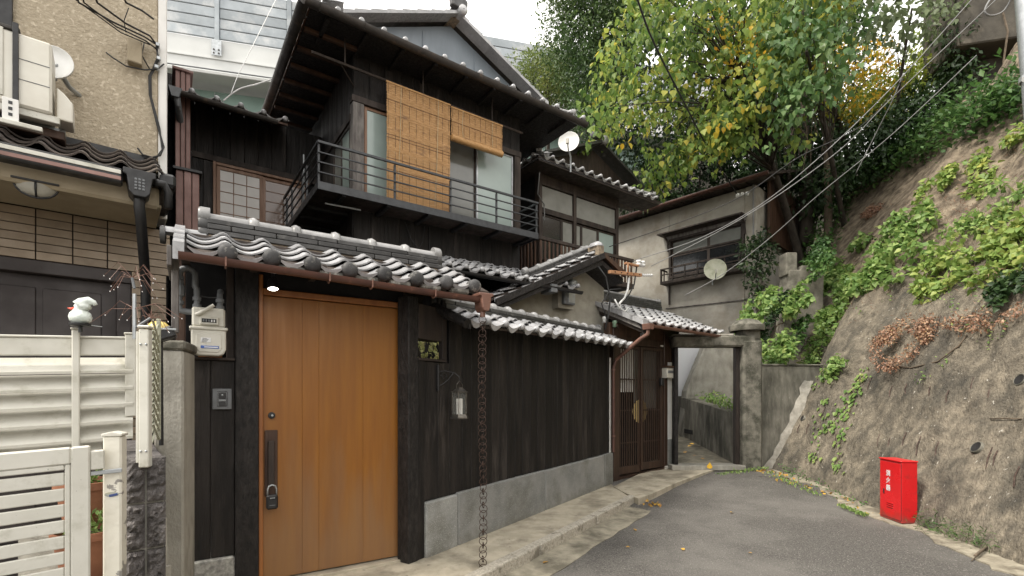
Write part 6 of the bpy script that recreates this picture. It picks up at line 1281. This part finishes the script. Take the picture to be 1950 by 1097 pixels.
# fine-leaved evergreen on the left of the canopy, and a paler one lower down
FIN = crown([(1065,-60),(1060,60),(1075,130),(1090,215),(1125,262),(1165,255),(1185,120),(1235,10),(1250,-60)], 80, 9, 14, 17, .75, 420, 16)
tree('evergreen_tree', 'tall fine-leaved evergreen tree beside the open sky', (3.6,18.5,2.0), FIN, .105, OVAL, L_FINE, trunk_r=.25, droop=.3, out=.6, rnd=.6)
FIN2 = crown([(985,130),(1030,105),(1075,95),(1085,190),(1060,205),(1010,180)], 32, 10, 16.5, 18.5, .6, 340, 14)
tree('evergreen_tree', 'pale small evergreen tree in front of the noise barrier', (1.4,19.5,1.0), FIN2, .10, OVAL, leaf_mat('pale evergreen leaf', [(0,(.08,.12,.035)),(.6,(.17,.22,.06)),(1,(.32,.33,.09))], trans=.4), trunk_r=.14, droop=.3)
# dark shrubs and ivy filling the shade behind the roofs
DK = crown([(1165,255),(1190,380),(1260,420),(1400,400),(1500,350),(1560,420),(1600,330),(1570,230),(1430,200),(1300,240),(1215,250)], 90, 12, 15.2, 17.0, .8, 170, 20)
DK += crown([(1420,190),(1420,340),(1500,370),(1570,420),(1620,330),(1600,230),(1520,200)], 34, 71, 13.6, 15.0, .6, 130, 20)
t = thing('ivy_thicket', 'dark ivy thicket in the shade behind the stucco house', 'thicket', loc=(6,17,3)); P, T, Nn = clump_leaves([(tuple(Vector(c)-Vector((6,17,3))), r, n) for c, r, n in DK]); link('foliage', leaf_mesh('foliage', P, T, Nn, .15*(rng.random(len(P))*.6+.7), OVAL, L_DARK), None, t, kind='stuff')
for i in range(26): c = Vector(DK[i*3][0])-Vector((6,17,3)); limb(t, [c+Vector((0,.4,-1.6)), c+Vector((random.uniform(-.3,.3),.2,-.5)), c], .03, .008, None, 'stem', 5)
# hanging vines and bare trunks in the shade
t = thing('hanging_vines', 'tangle of bare hanging vines beneath the big-leaved tree', 'vine', loc=at(1500,340,13.4)); o0 = at(1500,340,13.4)
for i in range(34):
    x = rt.uniform(1425,1575); y0 = rt.uniform(80,200); y1 = rt.uniform(250,355); Y = rt.uniform(13.0,14.2)
    limb(t, [at(x+rt.uniform(-20,20), y0, Y)-o0, at(x+rt.uniform(-14,14), (y0*2+y1)/3, Y)-o0, at(x+rt.uniform(-16,16), (y0+2*y1)/3, Y)-o0, at(x+rt.uniform(-10,10), y1, Y)-o0], rt.uniform(.012,.03), .008, BARKL if rt.random() < .5 else BARK, 'vine_stem', 5)
for lab, x, Y, r in (('stout dark tree trunk in the shade under the canopy', 1535, 14.4, .20), ('slender brown tree trunk right of the stout dark one', 1577, 13.8, .11)):
    b = at(x, 400, Y); t = thing('tree_trunk', lab, 'tree', loc=b); limb(t, [(0,0,-1),(0,0,.8),at(x-3,250,Y)-b,at(x-8,100,Y)-b,at(x-2,-80,Y)-b], r, r*.6, BARK if r > .15 else BARKL, 'trunk', 9)
    limb(t, [at(x-5,170,Y)-b, at(x+30,110,Y)-b, at(x+60,40,Y)-b], r*.4, r*.15, BARK, 'branch', 6)

# ---- plants on the slope
SHRUBS = [('leafy_shrub',(1518,574),(.48,.34),L_SHRUB,140,.12,'round-leaved green shrub beside the pale concrete pier'),('leafy_shrub',(1598,515),(.85,.50),L_SHRUB,300,.135,'largest fresh green shrub mound on the slope'),
 ('leafy_shrub',(1605,590),(.55,.52),L_SHRUB,210,.12,'green shrub hanging directly below the largest mound'),('leafy_shrub',(1692,518),(.72,.34),L_SHRUB,170,.12,'low green shrub right of the largest mound'),
 ('leafy_shrub',(1712,458),(.56,.38),L_SHRUB,150,.115,'green shrub uphill on the bare soil'),('leafy_shrub',(1827,505),(.52,.32),L_LIME,150,.10,'yellow-green shrub midway along the slope'),
 ('leafy_shrub',(1912,490),(.50,.34),L_LIME,150,.10,'yellow-green shrub towards the right edge of the slope'),('leafy_shrub',(1480,668),(.52,.32),L_SHRUB,150,.105,'bright green shrub above the portal side wall'),
 ('leafy_shrub',(1557,672),(.28,.40),L_SHRUB,90,.10,'narrow yellow-green shrub trailing beside the side wall'),('leafy_shrub',(1533,722),(.20,.17),L_SHRUB,36,.105,'small green shrub at the end of the side wall coping'),
 ('leafy_shrub',(1598,704),(.24,.17),L_SHRUB,44,.095,'small fluffy green shrub in the middle of the concrete'),('leafy_shrub',(1890,410),(.50,.30),L_SHRUB,150,.085,'pale green shrub high on the right of the slope'),
 ('leafy_shrub',(1915,305),(.55,.50),L_LIME,180,.10,'bright lime bush at the right edge near the top'),('leafy_shrub',(1790,352),(.28,.24),L_LIME,60,.10,'upright lime plant on the bare soil near the top'),
 ('dry_bush',(1727,655),(.40,.30),L_DRY,420,.055,'dead russet bush on the concrete slope'),('dry_bush',(1893,608),(.40,.13),L_DRY,90,.06,'low straggling dry bush towards the right edge'),
 ('dry_bush',(1665,405),(.30,.12),L_DRY,90,.07,'patch of dry brown stems on the upper soil'),('leafy_shrub',(1936,548),(.18,.16),L_DARK,60,.08,'dark green tuft at the right edge of the slope'),
 ('leafy_shrub',(1440,602),(.55,.36),L_SHRUB,120,.115,'green shrubs behind the portal pillar cap'),('leafy_shrub',(1480,600),(.25,.45),L_DARK,80,.09,'dark ivy clump behind the portal pillar'),('leafy_shrub',(1560,500),(.50,.42),L_FERN,190,.085,'deep green shrub right behind the pale concrete pier'),('leafy_shrub',(1640,548),(.42,.32),L_SHRUB,130,.10,'broad light green shrub filling the middle of the slope top'),('leafy_shrub',(1520,640),(.30,.30),L_FERN,110,.08,'deep green shrub below the pale concrete pier')]
for k, (nm, (px, py), (ra, rb_), m, n, sz, lab) in enumerate(SHRUBS):
    if k in (0, 7): p = at(px, py, 10.7 if k == 0 else 9.7); nn = Vector((-.5,-.5,.6)).normalized()
    elif k >= 18: p = at(px, py, 10.6+.5*(k-18) if k < 20 else (11.0,11.6,10.6)[k-20]); nn = Vector((-.5,-.5,.6)).normalized()
    else: p = slope_hit(px, py); nn = slope_normal(p)
    t = thing(nm, lab, 'shrub', loc=p, group='plants on the slope')
    cl = []
    for i in range(16):
        a = rt.uniform(0,6.28); q = math.sqrt(rt.random())*1.12; s_ = rt.uniform(.20,.36)
        cl.append(((nn.x*.10, math.cos(a)*ra*q*1.15+nn.y*.1, math.sin(a)*rb_*q*1.15+nn.z*.06), (ra*s_, ra*s_*1.1, rb_*s_*1.2+.03), max(8, int(n*.36*rt.uniform(.6,1.3)))))
    P, T, Nn = clump_leaves(cl, droop=.35, out=.5, rnd=.6, up=.7); P[:,0] = P[:,0]*.75-.05+P[:,2]*.45; S = sz*.78*(rng.random(len(P))*.7+.6)
    tp = HEART if nm == 'leafy_shrub' else OVAL; q = 14 if (nm == 'leafy_shrub' and sz > .1) else 0
    if q: leaf_parts(t, P[:q], T[:q], Nn[:q], S[:q], tp, m, p)
    link('foliage', leaf_mesh('foliage', P[q:], T[q:], Nn[q:], S[q:], tp, m), None, t, kind='stuff')
    for c, r_, _ in cl[:5]: limb(t, [Vector((.15,0,-rb_*.4)), Vector(c)*.5+Vector((.03,0,0)), c], .010, .004, BARKL, 'stem', 5)
# tall dark shrub in front of the grey house
b = at(1442,600,12.2); t = thing('camellia_shrub', 'tall narrow dark shrub in front of the grey stucco house', 'shrub', loc=b)
cl = [(tuple(at(x,y,Y)-b), (.28,.28,.28), 130) for x,y,Y in ((1442,470,12.2),(1430,500,12.1),(1455,505,12.3),(1440,535,12.2),(1425,470,12.2),(1460,475,12.3),(1445,565,12.2),(1448,455,12.2))]
P, T, Nn = clump_leaves(cl); link('foliage', leaf_mesh('foliage', P, T, Nn, .11*(rng.random(len(P))*.6+.7), OVAL, leaf_mat('camellia leaf', [(0,(.02,.04,.016)),(.7,(.045,.08,.028)),(1,(.12,.16,.05))], trans=.2, rough=.3)), None, t, kind='stuff'); limb(t, [(0,0,-.6),(.0,0,.5),at(1440,500,12.2)-b], .03, .012, None, 'stem', 6)
# plants along the top of the passage wall
t = thing('wall_plants', 'row of green plants on top of the wall inside the portal', 'plant', loc=(4.6,10.5,1.3)); cl = [((-.12+.03*i,-1.0+.3*i,-.13+.03*i), (.28,.25,.13), 46) for i in range(11)]
P, T, Nn = clump_leaves(cl, up=.9); link('foliage', leaf_mesh('foliage', P, T, Nn, .085*(rng.random(len(P))*.6+.7), OVAL, L_SHRUB), None, t, kind='stuff')
# ferny undergrowth along the crest, ivy under it
def cover(name, label, poly, n, seed, m, size, tpl, lift, spread=.18, cat='undergrowth'):
    P, T, Nn = [], [], []; r = random.Random(seed); per = 14
    for x, y in spread_pts(poly, n//per, seed):
        p = slope_hit(x, y, 0); nn = slope_normal(p)
        for i in range(per):
            d = Vector((r.gauss(0,spread), r.gauss(0,spread), r.gauss(0,spread))); q = p+d+nn*r.uniform(0,lift); P.append(q); T.append((nn*.5+Vector((r.gauss(0,.6), r.gauss(0,.6), r.gauss(-.1,.5))))); Nn.append(nn+Vector((r.gauss(0,.3),r.gauss(0,.3),.6)))
    P = np.array(P); o = link(name, leaf_mesh(name, P, np.array(T), np.array(Nn), size*(rng.random(len(P))*.7+.6), tpl, m), None, kind='stuff'); return tag(o, label, cat)
cover('crest_undergrowth', 'ferny green undergrowth along the crest of the slope', [(1530,470),(1560,420),(1640,372),(1700,335),(1800,285),(1960,215),(1960,160),(1840,205),(1700,265),(1600,330),(1545,400)], 5200, 31, L_FERN, .13, OVAL, .35)
cover('shade_undergrowth', 'darker ferns between the stucco house and the bare soil', [(1508,480),(1530,420),(1600,360),(1640,375),(1610,430),(1590,470),(1530,500)], 2400, 32, L_FERN, .12, OVAL, .35)
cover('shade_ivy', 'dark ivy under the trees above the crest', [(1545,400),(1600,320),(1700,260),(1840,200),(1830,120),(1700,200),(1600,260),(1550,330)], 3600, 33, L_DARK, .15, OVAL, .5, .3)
cover('base_weeds', 'small weeds growing along the foot of the slope', [(1440,893),(1500,888),(1570,925),(1660,968),(1660,985),(1560,940),(1480,905)], 500, 34, L_FERN, .045, OVAL, .06, .06, 'weeds')
cover('base_weeds', 'grass tufts at the foot of the slope right of the red box', [(1760,985),(1800,1005),(1900,1030),(1900,1045),(1800,1020),(1755,1000)], 420, 35, L_FERN, .06, BLADE, .05, .06, 'weeds')
cover('soil_seedlings', 'scattered dry stems and seedlings on the bare soil of the slope', [(1620,470),(1660,400),(1800,320),(1950,260),(1950,560),(1800,600),(1640,640)], 900, 36, L_DRY, .06, BLADE, .04, .12, 'weeds')
cover('soil_seedlings', 'low green seedlings dotted over the concrete slope', [(1600,520),(1700,430),(1950,330),(1950,700),(1700,760),(1560,740)], 420, 37, L_SHRUB, .045, OVAL, .05, .05, 'weeds')
# ivy trailing down the concrete
t = thing('trailing_ivy', 'ivy trailing down the concrete left of the red box', 'ivy', loc=slope_hit(1620,790)); o0 = t.location.copy(); P, T, Nn = [], [], []
for x0, y0, x1, y1, n in ((1640,715,1600,850,70),(1625,740,1575,830,50),(1570,760,1550,880,46),(1600,860,1598,905,20),(1560,690,1548,745,20),(1655,700,1635,740,20)):
    st = []
    for i in range(n):
        q = rt.random(); p, nn = on_slope(x0+(x1-x0)*q+rt.gauss(0,7), y0+(y1-y0)*q); P.append(p+nn*.03-o0); T.append(Vector((-.4,rt.gauss(0,.5),-.6))); Nn.append(nn+Vector((0,rt.gauss(0,.3),.3)))
    for i in range(6): p, nn = on_slope(x0+(x1-x0)*i/5+rt.gauss(0,3), y0+(y1-y0)*i/5); st.append(p+nn*.012-o0)
    limb(t, st, .007, .004, BARKL, 'vine_stem', 5)
link('foliage', leaf_mesh('foliage', np.array(P), np.array(T), np.array(Nn), .06*(rng.random(len(P))*.7+.6), HEART, L_SHRUB), None, t, kind='stuff')
# bare creeper stems and a fallen branch
for lab, pts, r in (('thin bare creeper stem across the concrete slope', [(1690,698),(1740,702),(1790,690),(1830,660),(1845,640)], .010), ('long dry stalk lying across the slope at right', [(1890,800),(1920,799),(1950,800)], .008), ('dry root on the bare soil near the top', [(1700,300),(1760,280),(1820,262)], .03)):
    P = []
    for x, y in pts: p, nn = on_slope(x, y); P.append(p+nn*.03)
    o = MB().tube(P, r, 6).build('creeper_stem', BARKL, smooth=True); tag(o, lab, 'stem')
q = lambda px, py, z=-.03: Vector((*ground(px, py, z), z))
t = thing('fallen_branch', 'fallen dry branch at the road edge in the lower right corner', 'branch', loc=q(1900,1045)); o0 = t.location.copy()
limb(t, [q(1856,1058)-o0, q(1895,1030,.0)-o0, q(1925,1022,.02)-o0, q(1960,1026,.03)-o0], .010, .016, BARKL, 'stick', 6); limb(t, [q(1895,1030,.0)-o0, q(1870,1050,-.05)-o0, q(1850,1068,-.07)-o0], .008, .004, BARKL, 'stick', 6)
# iron drain grate in front of the portal step
gx, gy = ground(1322, 886, .105); t = thing('drain_grate', 'dark iron drain grate before the portal step', 'grate', loc=(gx,gy,.112), rz=R(4))
bx('frame', IRON, t, -.20, .20, -.13, -.11, -.02, .008); bx('frame', IRON, t, -.20, .20, .11, .13, -.02, .008); bx('frame', IRON, t, -.20, -.18, -.11, .11, -.02, .008); bx('frame', IRON, t, .18, .20, -.11, .11, -.02, .008)
for k in range(9): bx('grate_bar', IRON, t, -.16+.04*k-.006, -.16+.04*k+.006, -.11, .11, -.015, .005, .002)
# fallen leaves
def fallen(px, py, s, lab, grp=None, z=None, stand=False):
    x, y = ground(px, py, -.09); zz = (road_z(x, y) if z is None else z)+.012; x, y = ground(px, py, zz); a = rt.uniform(0,6.28)
    d = np.array([[math.cos(a), math.sin(a), .15]]) if not stand else np.array([[.1,.1,1.]]); n_ = np.array([[rt.uniform(-.3,.3),rt.uniform(-.3,.3),1.]]) if not stand else np.array([[-.3,-1.,.2]])
    me = leaf_mesh('fallen_leaf', np.zeros((1,3)), d, n_, np.array([s]), HEART, L_FALLEN); o = link('fallen_leaf', me, None, None, (x, y, zz)); tag(o, lab, 'leaf', grp)
for px, py in ((1210,1010),(1304,1047),(1192,1041),(1034,1072),(1425,1052),(1395,975)): fallen(px, py, rt.uniform(.035,.06), 'small dry leaf lying on the asphalt', 'dry leaves scattered on the road')
for px, py in ((1306,862),(1322,868),(1338,874),(1312,850),(1322,846)): fallen(px, py, .07, 'small yellow leaf on the path inside the portal', 'yellow leaves on the portal path', .13+.1*max(0,(1450/(py-752)*.94-9.2)))
L_FALLEN_KEEP = L_FALLEN; L_FALLEN = mat('bright yellow leaf', (.75,.45,.02), (.68,.38,.015), rough=.5, bump=0)
fallen(1351,893, .11, 'large bright yellow leaf standing up before the portal', None, .10, True)
L_FALLEN = L_FALLEN_KEEP
def litter(name, label, areas, n, m, size, tpl, up=False):
    P = []
    for i in range(n):
        (xa, ya), (xb, yb), w = rt.choice(areas); s = rt.random(); px, py = xa+(xb-xa)*s+rt.gauss(0,w), ya+(yb-ya)*s+rt.gauss(0,w*.35); x, y = ground(px, max(py,800), -.02); z = road_z(x, y)+.02; x, y = ground(px, max(py,800), z); P.append((x, y, z+rt.uniform(0,.02)))
    P = np.array(P); T = rng.normal(size=(n,3))*(.35 if up else .6)+(np.array([0,0,1.]) if up else 0); Nn = np.array([0,0,1.])+rng.normal(size=(n,3))*.35
    o = link(name, leaf_mesh(name, P, T, Nn, size*(rng.random(n)*.8+.5), tpl, m), None, kind='stuff'); tag(o, label, 'leaves')
litter('leaf_litter', 'yellow and brown leaf litter swept along the foot of the slope', [((1470,905),(1560,935),5),((1560,935),(1670,978),7),((1215,955),(1255,962),5),((1445,897),(1500,905),4)], 120, L_FALLEN, .042, HEART)
litter('road_edge_weeds', 'low weeds along the asphalt edge by the portal', [((1370,905),(1460,893),4),((1460,900),(1560,945),5),((1600,965),(1650,985),3)], 700, L_SHRUB, .035, OVAL, True)
# plant seen through the opening in the fence and flower pots in the yard
p = FENCE.P(.80,.78,1.95); t = thing('garden_shrub', 'garden shrub with sunlight put into its pale leaf colour, seen through the small fence opening', 'shrub', loc=p); cl = [tuple([tuple((FENCE.P(.80+rt.uniform(-.5,.6),.80+rt.uniform(-.15,.4),1.95+rt.uniform(-.4,.5))-p)), (.18,.18,.18), 60]) for i in range(26)]
P, T, Nn = clump_leaves(cl); link('foliage', leaf_mesh('foliage', P, T, Nn, .06*(rng.random(len(P))*.6+.7), OVAL, leaf_mat('sunlight-pale garden leaf', [(0,(.30,.36,.12)),(.6,(.55,.54,.24)),(1,(.66,.50,.30))], trans=.45)), None, t, kind='stuff'); limb(t, [(0,0,-1.9),(.05,0,-.6),(-.1,.0,.3)], .03, .01, None, 'stem', 6)  # sunlight on the shrub is put into this pale leaf colour
for k, (px, py, Y, lab) in enumerate(((188,955,2.45,'round terracotta pot with herbs behind the yard gate'),(188,1050,2.3,'lower terracotta pot with green seedlings behind the yard gate'))):
    c = at(px, py, Y); t = thing('flower_pot', lab, 'flower pot', loc=(c.x-.05,c.y,c.z-.13)); MB().lathe([(.001,0),(.085,0),(.10,.06),(.118,.16),(.125,.20),(.135,.20),(.135,.235),(.12,.235),(.115,.20),(.001,.195)], 20).build('pot', TERRA, t, smooth=True, auto=40)
    MB().lathe([(.118,.205),(.001,.212)], 16).build('soil', SOIL, t); P, T, Nn = clump_leaves([((rt.uniform(-.06,.06),rt.uniform(-.06,.06),.25),(.07,.07,.05),40) for i in range(4)], droop=-.4); link('foliage', leaf_mesh('foliage', P, T, Nn, .03*(rng.random(len(P))*.6+.7), OVAL, L_SHRUB), None, t, kind='stuff')
    MB().box(-.2,.25,-.15,.2,-.9,-.001).build('pot_stand', CONC, t)
